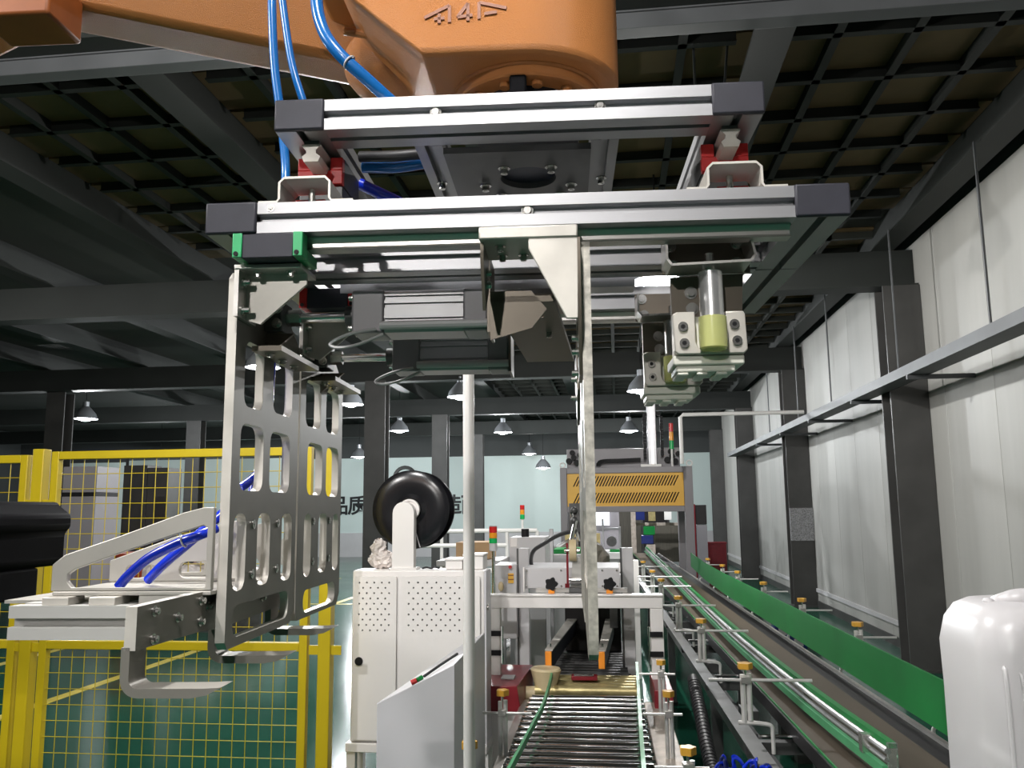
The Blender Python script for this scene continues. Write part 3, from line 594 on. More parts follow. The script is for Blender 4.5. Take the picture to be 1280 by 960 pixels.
# ------------------------------------------------------------------ bumpers on the right
def bumper(label):
    t = thing('bumper_mount', label, 'bumper', GF, (0.22, 0.06, -0.02), 'bumper mounts on the right of the gripper')
    ch = MB()
    path = [(0.1685, -0.030), (0.1685, -0.058), (0.1745, -0.0665), (0.272, -0.0635), (0.2785, -0.055), (0.2765, -0.044), (0.2725, -0.028)]
    for i in range(len(path) - 1):
        a, b = Vector(path[i]), Vector(path[i + 1]); d = (b - a).normalized(); n_ = Vector((-d.y, d.x)) * 0.003
        ch.prism([a, b, b + n_, a + n_], 'y', 0.030, 0.078)
    ch.build('channel', M['steel'], t)
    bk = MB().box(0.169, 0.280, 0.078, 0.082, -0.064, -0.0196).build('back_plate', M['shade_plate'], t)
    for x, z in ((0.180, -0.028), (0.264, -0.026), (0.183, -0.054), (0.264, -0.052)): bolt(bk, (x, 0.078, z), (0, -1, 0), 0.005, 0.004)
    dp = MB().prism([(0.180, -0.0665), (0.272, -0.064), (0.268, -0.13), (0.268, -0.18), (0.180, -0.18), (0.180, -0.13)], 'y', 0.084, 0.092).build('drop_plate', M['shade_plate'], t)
    for x, z in ((0.205, -0.088), (0.206, -0.109)): bolt(dp, (x, 0.084, z), (0, -1, 0), 0.0052, 0.005)
    MB().cyl((0.2247, 0.052, -0.068), (0.2247, 0.052, -0.0465), 0.006, n=10).build('stud', M['bolt'], t)
    MB().cyl((0.2247, 0.052, -0.070), (0.2252, 0.052, -0.128), 0.0148, n=24).build('chrome_post', M['post_chrome'], t, bevel=0.001)
    MB().lathe((0.2252, 0.052, 0), (0, 0, 1), [(0.0, -0.1275), (0.0172, -0.1275), (0.0174, -0.150), (0.0170, -0.166), (0.015, -0.168), (0.0, -0.168)], 24).build('urethane_tip', M['urethane'], t)
    fp = MB().prism([(0.178, -0.120), (0.183, -0.117), (0.206, -0.117), (0.206, -0.155), (0.2095, -0.163), (0.240, -0.163), (0.2435, -0.155), (0.2435, -0.117), (0.266, -0.117), (0.268, -0.121), (0.2695, -0.166), (0.265, -0.171), (0.184, -0.171), (0.1795, -0.167)], 'y', 0.064, 0.078).build('front_plate', M['scratched'], t, bevel=0.0015)
    for x, z in ((0.1905, -0.136), (0.1915, -0.157), (0.254, -0.134), (0.2565, -0.155)):
        b_ = MB().cyl((x, 0.064, z), (x, 0.0615, z), 0.0062, n=16).build('bolt', M['bolt'], fp)
        MB().cyl((x, 0.0618, z), (x, 0.0612, z), 0.003, n=6).build('socket', M['black'], fp)
    nb = MB().box(0.180, 0.262, 0.0781, 0.0839, -0.172, -0.12).box(0.178, 0.266, 0.070, 0.135, -0.1835, -0.1715)
    nb.box(0.182, 0.255, 0.074, 0.13, -0.192, -0.1835)
    for x in (0.190, 0.214, 0.238): nb.box(x - 0.007, x + 0.007, 0.0745, 0.129, -0.196, -0.192)
    nb.build('nylon_block', M['poly'], t, bevel=0.002)
    return t
b1 = bumper('front bumper mount with chrome post and yellow green tip under the lower frame')
b2 = copy_tree(b1); b2.location = GF.w((0.22 - 0.012, 0.06 + 0.275, -0.02)); b2['label'] = 'rear bumper mount, mostly hidden below and behind the front one, with its white block lowest'

# ------------------------------------------------------------------ claw arm at lower left
ca_ = thing('claw_arm', 'grey claw arm at lower left with pierced triangular brackets and three hooked claws', 'gripper claw', GF, (-0.5, 0.05, -0.49))
MB().prism([(a + 0.025, b - 0.4865) for a, b in prof(0.025, 0.0195)], 'x', -0.617, -0.472).build('beam', M['alu_pale'], ca_)
MB().box(-0.66, -0.43, 0.055, 0.20, -0.470, -0.466).build('base_plate', M['plate'], ca_)
tri = [(-0.580, -0.452), (-0.580, -0.421), (-0.565, -0.409), (-0.500, -0.388), (-0.420, -0.360), (-0.395, -0.354), (-0.3825, -0.354), (-0.3825, -0.452)]
win = [(-0.5535, -0.4483), (-0.5605, -0.441), (-0.5600, -0.432), (-0.5520, -0.4265), (-0.4966, -0.4075), (-0.4200, -0.3830), (-0.3950, -0.3755), (-0.3900, -0.3790), (-0.3900, -0.4483)]
MB().prism(tri, 'y', 0.020, 0.028, [win]).build('triangular_bracket', M['plate'], ca_, bevel=0.001)
for dv, du in ((0.135, 0.03), (0.24, 0.05)):
    T2 = [(x * 0.9 + du - 0.05, z) for x, z in tri]; W2 = [(x * 0.9 + du - 0.05, z) for x, z in win[:6]] + [(-0.44 + du, -0.4483)]
    MB().prism([(-0.612 + du, -0.452), (-0.612 + du, -0.424), (-0.52 + du, -0.392), (-0.44 + du, -0.372), (-0.3825, -0.366), (-0.3825, -0.452)], 'y', 0.02 + dv, 0.028 + dv, [rrect(-0.590 + du, -0.545 + du, -0.4475, -0.430, 0.0085), rrect(-0.515 + du, -0.462 + du, -0.4475, -0.426, 0.0105)]).build('triangular_bracket', M['plate'], ca_, bevel=0.001)
MB().box(-0.578, -0.3825, 0.02, 0.30, -0.4575, -0.4525).build('foot_plate', M['plate'], ca_, bevel=0.001)
for u0 in (-0.580, -0.523): MB().box(u0, u0 + 0.032, 0.004, 0.040, -0.467, -0.4578).build('spacer_block', M['scratched'], ca_, bevel=0.0008)
cpv = [(-0.135, -0.4535), (0.31, -0.4535), (0.31, -0.500), (0.09, -0.503), (0.075, -0.503), (0.02, -0.499), (-0.135, -0.4965)]
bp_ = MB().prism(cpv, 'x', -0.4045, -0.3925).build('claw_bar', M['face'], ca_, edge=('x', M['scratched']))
for v_, z in ((-0.100, -0.462), (-0.100, -0.490), (-0.045, -0.475), (0.015, -0.463), (0.035, -0.472), (0.015, -0.487), (0.10, -0.48), (0.15, -0.47), (0.22, -0.48)): bolt(bp_, (-0.3925, v_, z), (1, 0, 0), 0.0036, 0.006)
def claw(v0, dw, m='claw'):
    o_ = []; i_ = []
    for k in range(7):
        a = pi + (pi / 2) * k / 6
        o_.append((-0.3885 + 0.0185 * cos(a), -0.5235 + dw + 0.0185 * sin(a))); i_.append((-0.3885 + 0.0095 * cos(a), -0.5235 + dw + 0.0095 * sin(a)))
    P = [(-0.407, -0.4935)] + o_ + [(-0.335, -0.542 + dw), (-0.318, -0.539 + dw), (-0.304, -0.5315 + dw), (-0.322, -0.5325 + dw)] + i_[::-1] + [(-0.398, -0.4935)]
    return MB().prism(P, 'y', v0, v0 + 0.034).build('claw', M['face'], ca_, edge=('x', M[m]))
claw(-0.135, 0.0); claw(0.075, -0.003, 'face'); claw(0.276, 0.002, 'face')  # the two rear claws have their shadow painted in as a darker tone
MB().box(-0.47, -0.3925, 0.02, 0.10, -0.468, -0.4578).build('pivot_block', M['plate'], ca_)

# ------------------------------------------------------------------ air hoses
def hose(label, pts, r, m='blue', rings=()):
    t = thing('air_hose', label, 'hose', GF, pts[0])
    MB().tube(spline(pts, 8), r, 12).build('tube', M[m], t)
    for c, d in rings:
        c = Vector(c); d = Vector(d).normalized(); a = d.orthogonal().normalized(); b = d.cross(a)
        MB().tube([c + (a * cos(k * pi / 8) + b * sin(k * pi / 8)) * (r + 0.001) for k in range(16)], 0.0012, 6, True).build('cable_tie', M['grey_light'], t)
    return t
hose('bright blue air hose hanging straight down past the left end of the upper frame', [(-0.372, 0.13, 0.46), (-0.370, 0.12, 0.372), (-0.363, 0.12, 0.27), (-0.351, 0.12, 0.19), (-0.342, 0.12, 0.11), (-0.338, 0.10, 0.05)], 0.0062)
hose('blue air hose slanting down behind the charcoal cap of the upper frame', [(-0.368, 0.14, 0.44), (-0.362, 0.14, 0.385), (-0.345, 0.14, 0.285), (-0.322, 0.14, 0.21), (-0.315, 0.15, 0.17)], 0.0056)
hose('thick blue air hose curving under the orange wrist, held by a thin tie', [(-0.282, 0.06, 0.42), (-0.283, 0.05, 0.33), (-0.272, 0.045, 0.277), (-0.248, 0.04, 0.238), (-0.212, 0.05, 0.205), (-0.178, 0.07, 0.178), (-0.15, 0.11, 0.168)], 0.0085, 'blue', [((-0.234, 0.042, 0.225), (0.8, 0, -0.7))])
hose('black hose lying inside the upper frame', [(-0.25, 0.17, 0.150), (-0.20, 0.165, 0.147), (-0.15, 0.17, 0.152)], 0.008, 'rubber')
hose('blue air hose lying inside the upper frame', [(-0.25, 0.19, 0.142), (-0.20, 0.185, 0.138), (-0.15, 0.19, 0.146)], 0.008)
hose('deep blue air hose drooping into the lower frame', [(-0.26, 0.21, 0.125), (-0.225, 0.215, 0.108), (-0.18, 0.22, 0.085), (-0.12, 0.22, 0.045)], 0.009, 'blue_deep')
hose('deep blue air hose bent along the window of the triangular bracket', [(-0.512, 0.05, -0.450), (-0.500, 0.05, -0.436), (-0.475, 0.05, -0.415), (-0.44, 0.05, -0.398), (-0.415, 0.05, -0.389), (-0.40, 0.07, -0.380)], 0.0062, 'blue_deep', [((-0.432, 0.05, -0.395), (1, 0, 0.35))])
hose('deep blue air hose behind the triangular bracket', [(-0.50, 0.10, -0.446), (-0.475, 0.09, -0.425), (-0.445, 0.09, -0.40), (-0.42, 0.10, -0.375), (-0.40, 0.12, -0.35)], 0.0062, 'blue_deep')
hose('deep blue air hose rising behind the slots of the near plate', [(-0.400, 0.185, -0.345), (-0.399, 0.19, -0.33), (-0.396, 0.20, -0.305), (-0.393, 0.215, -0.26), (-0.393, 0.225, -0.20), (-0.393, 0.23, -0.14), (-0.40, 0.24, -0.08)], 0.0068, 'blue_deep')
hose('second deep blue air hose kinked behind the slots of the near plate', [(-0.402, 0.148, -0.328), (-0.398, 0.16, -0.322), (-0.394, 0.18, -0.312), (-0.393, 0.205, -0.30), (-0.393, 0.22, -0.28)], 0.0062, 'blue_deep')

# ------------------------------------------------------------------ yellow fence
fe = thing('safety_fence', 'bright yellow safety fence of mesh panels between square posts, behind the claw arm', 'fence', WF, (-2.2, 4.2, 0))
def fence_panel(x0, x1, z0, zm, z1):
    b = 0.042
    for a in (x0, x1 - b): MB().box(a, a + b, 4.18, 4.22, z0, z1).build('stile', M['yellow'], fe, bevel=0.003)
    for a in (z0, zm, z1 - b): MB().box(x0 + b, x1 - b, 4.18, 4.22, a, a + b).build('rail', M['yellow'], fe, bevel=0.003)
    wm = MB()
    n = round((x1 - x0 - 2 * b) / 0.068)
    for i in range(1, n): x = x0 + b + (x1 - x0 - 2 * b) * i / n; wm.cyl((x, 4.2, z0 + b), (x, 4.2, z1 - b), 0.0022, n=5, caps=False)
    m_ = round((z1 - z0 - 2 * b) / 0.077)
    for i in range(1, m_): z = z0 + b + (z1 - z0 - 2 * b) * i / m_; wm.cyl((x0 + b, 4.204, z), (x1 - b, 4.204, z), 0.0022, n=5, caps=False)
    wm.build('wire_mesh', M['yellow'], fe, kind='stuff')
fence_panel(-2.965, -1.535, 0.12, 1.062, 2.075)
fence_panel(-4.55, -3.10, 0.12, 1.062, 2.06)
for x in (-3.035, -1.445, -4.62):
    p_ = MB().box(x - 0.032, x + 0.032, 4.17, 4.234, 0.012, 2.09).build('post', M['yellow'], fe, bevel=0.004)
    MB().box(x - 0.08, x + 0.08, 4.12, 4.28, 0, 0.012).build('foot', M['yellow'], p_)
    for z in (0.4, 1.07, 1.80):
        for s in (-1, 1):
            if x == -1.445 and s == 1 and z != 1.07: continue
            t_ = MB().box(x + s * 0.032 - (0.05 if s < 0 else 0), x + s * 0.032 + (0.05 if s > 0 else 0), 4.185, 4.195, z - 0.022, z + 0.022).build('clip', M['yellow'], p_)

# ------------------------------------------------------------------ posts with knobs
def sweep(path, hw, h):   # strip of width 2hw and height h following a path in plan
    mb = MB(); P = [Vector(p) for p in path]
    R_ = []
    for i in range(len(P)):
        d = (P[min(i + 1, len(P) - 1)] - P[max(0, i - 1)]); d.z = 0; d.normalize(); n_ = Vector((d.y, -d.x, 0)) * hw
        R_.append([P[i] - n_, P[i] + n_, P[i] + n_ + Vector((0, 0, h)), P[i] - n_ + Vector((0, 0, h))])
    return mb.loft(R_)
def guide_post(F, label, x, y, z0, zk, rod0, rod1, zr, foot, group, scale=1.0, cat='guide post'):
    t = thing('guide_post', label, cat, F, (x, y, z0), group)
    r = 0.011 * scale
    MB().cyl((x - r, y, z0), (x - r, y, zk - 0.035), r, n=12).cyl((x + r * 1.3, y, z0 + 0.01), (x + r * 1.3, y, zk - 0.03), r, n=12).build('column', M['bright_steel'], t)
    MB().cyl((x, y, zk - 0.035), (x, y, zk - 0.01), r * 0.6, n=8).build('stem', M['bolt'], t)
    k = []
    for i in range(20):
        a = 2 * pi * i / 20; rr = (0.029 + 0.004 * cos(5 * a)) * scale; k.append((x + rr * cos(a), y + rr * sin(a)))
    MB().prism(k, 'z', zk - 0.012, zk + 0.012).build('knob', M['amber'], t, bevel=0.003)
    MB().cyl((rod0, y - 0.012, zr), (rod1, y - 0.012, zr), 0.0065 * scale, n=10).build('rod', M['bright_steel'], t)
    MB().box(x - 0.02 * scale, x + 0.02 * scale, y - 0.02, y + 0.012, zr - 0.014, zr + 0.014).build('cross_clamp', M['steel'], t, bevel=0.002)
    f = Vector(foot)
    MB().tube(spline([(x - 0.035 * (1 if f.x > x else -1), y, z0), (x, y, z0), ((x + f.x) / 2, y, z0 - 0.002), (f.x - 0.004 * (1 if f.x > x else -1), y, z0 - 0.012), (f.x, y, z0 - 0.05), tuple(f)], 4), 0.0085 * scale, 10).build('elbow_foot', M['bright_steel'], t)
    return t

# ------------------------------------------------------------------ belt conveyor
bc = thing('belt_conveyor', 'long brown belt conveyor running away along the pale right wall', 'conveyor', BF, (1.02, 8, 0))
MB().box(0.83, 1.215, 2.2, 17.5, 0.826, 0.85).build('belt', M['belt'], bc)
MB().box(0.815, 0.829, 2.2, 17.5, 0.79, 0.848).build('wear_strip', M['black'], bc)
MB().box(0.823, 0.829, 2.2, 17.5, 0.8485, 0.856).build('edge_strip', M['green_guide'], bc)
MB().box(1.22, 1.325, 2.2, 17.5, 0.78, 0.835).build('side_channel', M['black'], bc)
MB().box(1.325, 1.345, 2.2, 17.5, 0.76, 0.85).build('side_frame', M['steel'], bc)
MB().box(0.66, 0.672, 2.2, 17.5, 0.66, 0.75).box(0.63, 0.70, 2.2, 17.5, 0.75, 0.758).build('side_frame', M['dark_steel'], bc)
MB().box(0.70, 0.80, 2.2, 17.5, 0.62, 0.64).build('drip_tray', M['black'], bc)
yy = 2.6
while yy < 17:
    MB().box(0.64, 1.34, yy, yy + 0.05, 0.70, 0.75).build('cross_member', M['dark_steel'], bc); yy += 1.3
for yy in (2.4, 5.2, 8.0, 10.8, 13.6, 16.4):
    for x in (0.70, 1.30):
        MB().box(x - 0.03, x + 0.03, yy, yy + 0.06, 0.03, 0.70).build('leg', M['dark_steel'], bc)
        MB().cyl((x, yy + 0.03, 0), (x, yy + 0.03, 0.03), 0.045, n=14).build('foot', M['black'], bc)
yy = 3.1
while yy < 9:
    MB().box(0.72, 0.795, yy, yy + 0.16, 0.70, 0.765).build('bearing_block', M['dark_steel'], bc, bevel=0.004); yy += 1.3
    MB().cyl((0.68, yy - 0.6, 0.80), (0.83, yy - 0.6, 0.80), 0.008, n=8).build('tie_bar', M['chrome'], bc)
cg = thing('centre_guide', 'double green and steel guide rail curving along above the brown belt', 'guide rail', BF, (0.93, 6, 0.88))
gp_ = spline([(0.940, 2.95, 0), (0.915, 3.5, 0), (0.900, 4.2, 0), (0.890, 5.6, 0), (0.91, 7.5, 0), (0.948, 9.9, 0), (1.0, 13.0, 0), (1.06, 17.0, 0)], 5)
def lift(dx, z): return [(p.x + dx, p.y, z) for p in gp_]
sweep(lift(0.004, 0.982), 0.012, 0.018).build('guide_strip', M['green_guide'], cg)
MB().tube(lift(-0.012, 0.972), 0.010, 8).build('steel_rod', M['alu_dull'], cg)
MB().tube(lift(-0.016, 0.945), 0.008, 8).build('steel_rod', M['alu_dull'], cg)
sweep(lift(-0.022, 0.898), 0.009, 0.03).build('guide_strip', M['green_pale'], cg, label='pale green lower strip')
MB().box(0.925, 0.955, 2.935, 2.95, 0.88, 1.0).build('end_plate', M['acrylic'], cg, label='clear end plate')
for yy in (3.1, 3.9): MB().box(0.895, 0.93, yy, yy + 0.04, 0.925, 0.985).build('clamp', M['bolt'], cg)
sg = thing('side_guide', 'tall bright green guide board along the far right side of the belt', 'guide board', BF, (1.27, 8, 0.92))
sweep([(1.27, 2.2, 0.925), (1.27, 4.6, 0.925)], 0.006, 0.19).build('board', M['green_guide'], sg)
sweep([(1.272, 4.602, 0.925), (1.268, 8.5, 0.925), (1.30, 10.2, 0.925), (1.40, 12.4, 0.925)], 0.006, 0.19).build('board', M['green_guide'], sg)
ordn = ['nearest', 'second nearest', 'third nearest', 'fourth nearest', 'fifth nearest', 'sixth nearest', 'seventh nearest', 'eighth nearest']
for i, y in enumerate((3.71, 5.13, 6.42, 7.95, 9.05, 10.6)):
    guide_post(BF, 'steel guide post with amber knob, %s in the row left of the brown belt' % ordn[i], 0.62, y, 0.875, 1.10, 0.47, 0.885 if i < 4 else 0.92, 1.045, (0.72, y, 0.755), 'guide posts left of the belt')
for i, y in enumerate((3.72, 5.0, 6.26, 7.6, 8.9, 9.9, 11.1)):
    guide_post(BF, 'steel guide post with amber knob, %s in the row behind the green guide board' % ordn[i], 1.46, y, 0.875, 1.10, 1.278 if i < 5 else 1.42, 1.66, 1.03, (1.355, y, 0.84), 'guide posts behind the green board')

# ------------------------------------------------------------------ roller conveyor
rc = thing('roller_conveyor', 'roller conveyor of bright chrome rollers leading away into the case sealer', 'conveyor', RF, (-0.13, 3.7, 0))
r0 = None
for k in range(22):
    if r0 is None: r0 = MB().cyl((-0.405, 2.6, 0.75), (0.165, 2.6, 0.75), 0.0195, n=20).cyl((-0.42, 2.6, 0.75), (0.18, 2.6, 0.75), 0.007, n=8).build('roller', M['roller'], rc)
    else: o = r0.copy(); C.objects.link(o); o.location.y = 0.1 * k
MB().box(0.185, 0.30, 2.45, 4.75, 0.66, 0.73).build('side_frame', M['beige'], rc, bevel=0.004)
MB().box(-0.465, -0.425, 2.45, 4.75, 0.64, 0.735).build('side_frame', M['steel'], rc, bevel=0.004)
for x in (-0.445, 0.24):
    for yy in (2.55, 4.5): MB().box(x - 0.025, x + 0.025, yy, yy + 0.05, 0, 0.64).build('leg', M['grey_light'], rc)
MB().box(-0.40, 0.165, 2.5, 4.72, 0.62, 0.64).build('under_pan', M['black'], rc)
gl = thing('roller_guide', 'green curved guide strip along the left ends of the chrome rollers', 'guide rail', RF, (-0.42, 3.8, 0.84))
sweep(spline([(-0.318, 5.0, 0.84), (-0.305, 4.75, 0.84), (-0.300, 4.4, 0.84), (-0.302, 4.05, 0.84), (-0.318, 3.7, 0.84), (-0.335, 3.35, 0.84), (-0.352, 3.0, 0.84), (-0.36, 2.6, 0.84)], 5), 0.0055, 0.028).build('strip', M['green_pale'], gl)
gr_ = thing('roller_guide', 'green straight guide strip along the right ends of the chrome rollers', 'guide rail', RF, (0.14, 3.8, 0.84))
sweep([(0.10, 2.5, 0.84), (0.125, 3.6, 0.84), (0.165, 5.1, 0.84)], 0.0075, 0.035).build('strip', M['green_pale'], gr_)
guide_post(RF, 'guide post with brown knob before the maroon drive box, left of the chrome rollers', -0.445, 3.70, 0.70, 0.985, -0.53, -0.322, 0.905, (-0.40, 3.70, 0.62), 'guide posts of the roller line', 0.85)
guide_post(RF, 'guide post with brown knob at the foot of the white upright pole', -0.46, 2.90, 0.70, 0.985, -0.56, -0.36, 0.90, (-0.42, 2.90, 0.62), 'guide posts of the roller line', 0.85)
guide_post(RF, 'thin guide post with amber knob right of the chrome rollers, beside the beige side plate', 0.245, 3.72, 0.70, 0.985, 0.14, 0.30, 0.905, (0.21, 3.72, 0.65), 'guide posts of the roller line', 0.8)
guide_post(RF, 'amber knob guide post at the bottom edge, right of the chrome rollers', 0.245, 2.88, 0.70, 0.985, 0.14, 0.31, 0.935, (0.21, 2.88, 0.65), 'guide posts of the roller line', 0.85)
guide_post(RF, 'small guide post with amber knob against the right leg of the white sealer frame', 0.262, 4.45, 0.70, 0.985, 0.155, 0.33, 0.93, (0.215, 4.45, 0.65), 'guide posts of the roller line', 0.75)

# ------------------------------------------------------------------ case sealer
cs = thing('case_sealer', 'white framed case sealer straddling the end of the chrome roller conveyor', 'machine', RF, (-0.17, 5.2, 0))
MB().box(-0.654, 0.31, 4.88, 4.95, 1.198, 1.262).box(-0.66, 0.315, 4.87, 4.96, 1.262, 1.272).build('top_beam', M['white'], cs, bevel=0.003)
for x0, x1 in ((-0.654, -0.597), (0.240, 0.31)):
    MB().box(x0, x1, 4.88, 4.95, 0.0, 1.197).build('front_leg', M['white'], cs, bevel=0.003)
    for z in (1.06, 0.955):
        MB().box(x0 - 0.004, x1 + (0.012 if x0 < 0 else -0.006), 4.865, 4.879, z - 0.014, z + 0.014).build('hinge', M['black'], cs, bevel=0.002)
    xe = x1 + 0.012 if x0 < 0 else x0 - 0.012
    MB().cyl((xe, 4.87, 0.90), (xe, 4.87, 1.10), 0.007, n=8).build('hinge_rod', M['chrome'], cs)
for x0, x1 in ((-0.552, -0.487), (0.105, 0.175)):
    MB().box(x0, x1, 5.5, 5.58, 0.70, 1.50).build('mast', M['grey_light'], cs, bevel=0.004)
    MB().box(x0 - 0.012, x0 - 0.001, 5.5, 5.54, 0.70, 1.50).build('slot_cover', M['dark_steel'], cs)
MB().box(-0.66, -0.44, 4.62, 4.86, 0.30, 0.70).build('lower_panel', M['white'], cs, bevel=0.004)
MB().box(0.225, 0.32, 4.62, 4.86, 0.30, 0.70).build('lower_panel', M['white'], cs, bevel=0.004)
MB().loft([[(-0.655, 4.58, 0.705), (-0.455, 4.58, 0.705), (-0.445, 5.2, 0.705), (-0.655, 5.2, 0.705)], [(-0.655, 4.58, 0.835), (-0.475, 4.58, 0.835), (-0.44, 5.2, 0.835), (-0.655, 5.2, 0.835)]]).build('drive_box', M['maroon'], cs, bevel=0.004)
MB().box(-0.58, -0.51, 4.75, 4.85, 0.836, 0.842).build('drive_lid', M['grey_light'], cs)
MB().box(0.235, 0.33, 4.6, 5.1, 0.705, 0.82).build('drive_box', M['maroon'], cs, bevel=0.004)
for k in range(5): MB().cyl((-0.40, 4.83 + 0.075 * k, 0.765), (0.165, 4.83 + 0.075 * k, 0.765), 0.028, n=14).build('brass_roller', M['brass'], cs)
MB().box(-0.205, -0.06, 4.93, 4.99, 0.80, 0.825).build('tape_bridge', M['maroon'], cs, bevel=0.003)
MB().box(-0.19, -0.08, 4.925, 4.94, 0.826, 0.835).box(-0.19, -0.08, 5.02, 5.04, 0.80, 0.81).build('bridge_bar', M['chrome'], cs)
MB().lathe((-0.345, 4.86, 0.765), (0.03, 0, 1), [(0, 0.115), (0.078, 0.115), (0.085, 0.105), (0.062, 0.03), (0.058, 0.0), (0, 0.0)], 28).build('belt_pulley', M['tan'], cs)
MB().cyl((-0.46, 4.84, 0.745), (-0.40, 4.84, 0.745), 0.04, n=18).build('pulley', M['tan'], cs)
for k in range(9): MB().cyl((-0.33, 5.28 + 0.085 * k, 0.765), (0.12, 5.28 + 0.085 * k, 0.765), 0.017, n=10).build('inner_roller', M['dark_steel'], cs)
MB().box(-0.36, 0.14, 5.25, 6.8, 0.70, 0.735).build('bed_plate', M['black'], cs)
MB().box(-0.30, 0.10, 6.32, 6.40, 0.74, 1.25).box(-0.24, 0.09, 5.62, 6.3, 1.24, 1.27).build('interior_dark_panel', M['dark_gap'], cs)  # added black panels standing in for the darkness inside the sealer
MB().box(0.02, 0.07, 5.7, 5.75, 0.98, 1.2).build('drive_motor', M['dark_steel'], cs, bevel=0.004)
# side belt drives
for s, xa, xb in ((0, -0.348, -0.274), (1, -0.05, 0.0)):
    MB().hexa([(xa, 4.95, 0.86), (xa + 0.034, 4.95, 0.86), (xb + 0.05, 6.3, 0.86), (xb, 6.3, 0.86), (xa, 4.95, 0.955), (xa + 0.034, 4.95, 0.955), (xb + 0.05, 6.3, 0.955), (xb, 6.3, 0.955)]).build('side_belt', M['navy_dark'], cs)
    MB().hexa([(xa - 0.003, 4.94, 0.956), (xa + 0.04, 4.94, 0.956), (xb + 0.06, 6.3, 0.956), (xb - 0.01, 6.3, 0.956), (xa - 0.003, 4.94, 0.964), (xa + 0.04, 4.94, 0.964), (xb + 0.06, 6.3, 0.964), (xb - 0.01, 6.3, 0.964)]).build('drive_cover', M['scratched'], cs)
    MB().box(xa - 0.002, xa + 0.034, 4.932, 4.948, 0.862, 0.955).build('drive_end', M['orange_clamp'], cs, bevel=0.004)
    MB().cyl((xa + 0.02, 5.02, 0.964), (xa + 0.02, 5.02, 0.985), 0.008, n=8).build('drive_bolt', M['bolt'], cs)
# sealing head
hd = MB().box(-0.479, 0.081, 5.10, 5.60, 1.285, 1.405).build('head_cover', M['grey_light'], cs, bevel=0.004)
for x in (-0.465, -0.26, -0.02, 0.065):
    for z in (1.30, 1.39): MB().cyl((x, 5.10, z), (x, 5.094, z), 0.006, n=8).build('head_screw', M['bolt'], hd)
MB().box(-0.482, -0.474, 5.06, 5.09, 1.27, 1.41).build('head_edge', M['white'], cs)
MB().box(-0.40, 0.12, 4.97, 4.99, 1.275, 1.30).build('cross_rail', M['steel'], cs)
for x in (-0.309, 0.02):
    k = [(x + (0.034 + 0.006 * cos(5 * 2 * pi * i / 20)) * cos(2 * pi * i / 20), 1.325 + (0.034 + 0.006 * cos(5 * 2 * pi * i / 20)) * sin(2 * pi * i / 20)) for i in range(20)]
    MB().prism(k, 'y', 4.93, 4.96).build('star_knob', M['black'], cs, bevel=0.003)
    MB().box(x - 0.018, x + 0.018, 4.935, 4.965, 1.2725, 1.292).build('knob_clamp', M['orange_clamp'], cs, bevel=0.002)
MB().box(-0.225, -0.213, 5.02, 5.05, 1.275, 1.55).box(-0.235, -0.21, 5.02, 5.05, 1.28, 1.32).build('tape_arm', M['maroon'], cs)
MB().cyl((-0.205, 5.0, 1.51), (-0.165, 5.0, 1.51), 0.062, n=24).build('tape_roll', M['tan'], cs)
MB().cyl((-0.235, 5.0, 1.51), (-0.145, 5.0, 1.51), 0.012, n=10).build('tape_axle', M['chrome'], cs)
MB().prism([(-0.20, 1.30), (-0.13, 1.30), (-0.125, 1.42), (-0.15, 1.47), (-0.19, 1.46)], 'y', 5.03, 5.05).build('tape_plate', M['steel'], cs)
MB().box(-0.21, -0.12, 4.96, 5.05, 1.275, 1.30).box(-0.21, -0.12, 4.97, 5.05, 1.32, 1.325).build('tape_head', M['dark_steel'], cs, bevel=0.002)
MB().cyl((-0.21, 5.0, 1.345), (-0.12, 5.0, 1.345), 0.01, n=10).cyl((-0.21, 4.97, 1.29), (-0.12, 4.97, 1.29), 0.009, n=10).build('tape_guide', M['chrome'], cs)
MB().cyl((-0.195, 5.02, 1.56), (-0.165, 5.02, 1.68), 0.012, n=8).cyl((-0.15, 5.04, 1.56), (-0.19, 5.04, 1.73), 0.010, n=8).build('air_spring', M['chrome'], cs)
for z, r in ((1.68, 0.022), (1.62, 0.018), (1.74, 0.02)): MB().ball((-0.175, 5.03, z), r, r, r, 10, 6).build('fitting', M['dark_steel'], cs)
MB().box(-0.205, -0.12, 5.06, 5.10, 1.60, 1.78).build('valve_block', M['dark_steel'], cs, bevel=0.003)
hb = thing('sealer_hose', 'thick black hose arching from the grey mast to the sealing head', 'hose', RF, (-0.45, 5.2, 1.4))
MB().tube(spline([(-0.462, 5.46, 1.36), (-0.458, 5.35, 1.44), (-0.43, 5.25, 1.50), (-0.36, 5.2, 1.545), (-0.28, 5.15, 1.59), (-0.20, 5.1, 1.612), (-0.15, 5.06, 1.60), (-0.14, 5.05, 1.53)], 6), 0.0125, 10).build('tube', M['rubber'], hb)
tl = thing('signal_tower', 'red, amber and green signal tower on a thin pole beside the white cabinet', 'signal light', RF, (-0.675, 5.2, 1.2))
MB().cyl((-0.675, 5.2, 1.22), (-0.675, 5.2, 1.50), 0.010, n=8).build('pole', M['chrome'], tl)
for z0, z1, m_ in ((1.50, 1.545, 'grey_light'), (1.545, 1.575, 'green_lamp'), (1.576, 1.608, 'amber_lamp'), (1.609, 1.645, 'red_lamp'), (1.646, 1.652, 'grey_light')):
    MB().cyl((-0.675, 5.2, z0), (-0.675, 5.2, z1), 0.0245, n=16).build({'grey_light': 'tower_base', 'green_lamp': 'green_lens', 'amber_lamp': 'amber_lens', 'red_lamp': 'red_lens'}[m_], M[m_], tl, bevel=0.002)
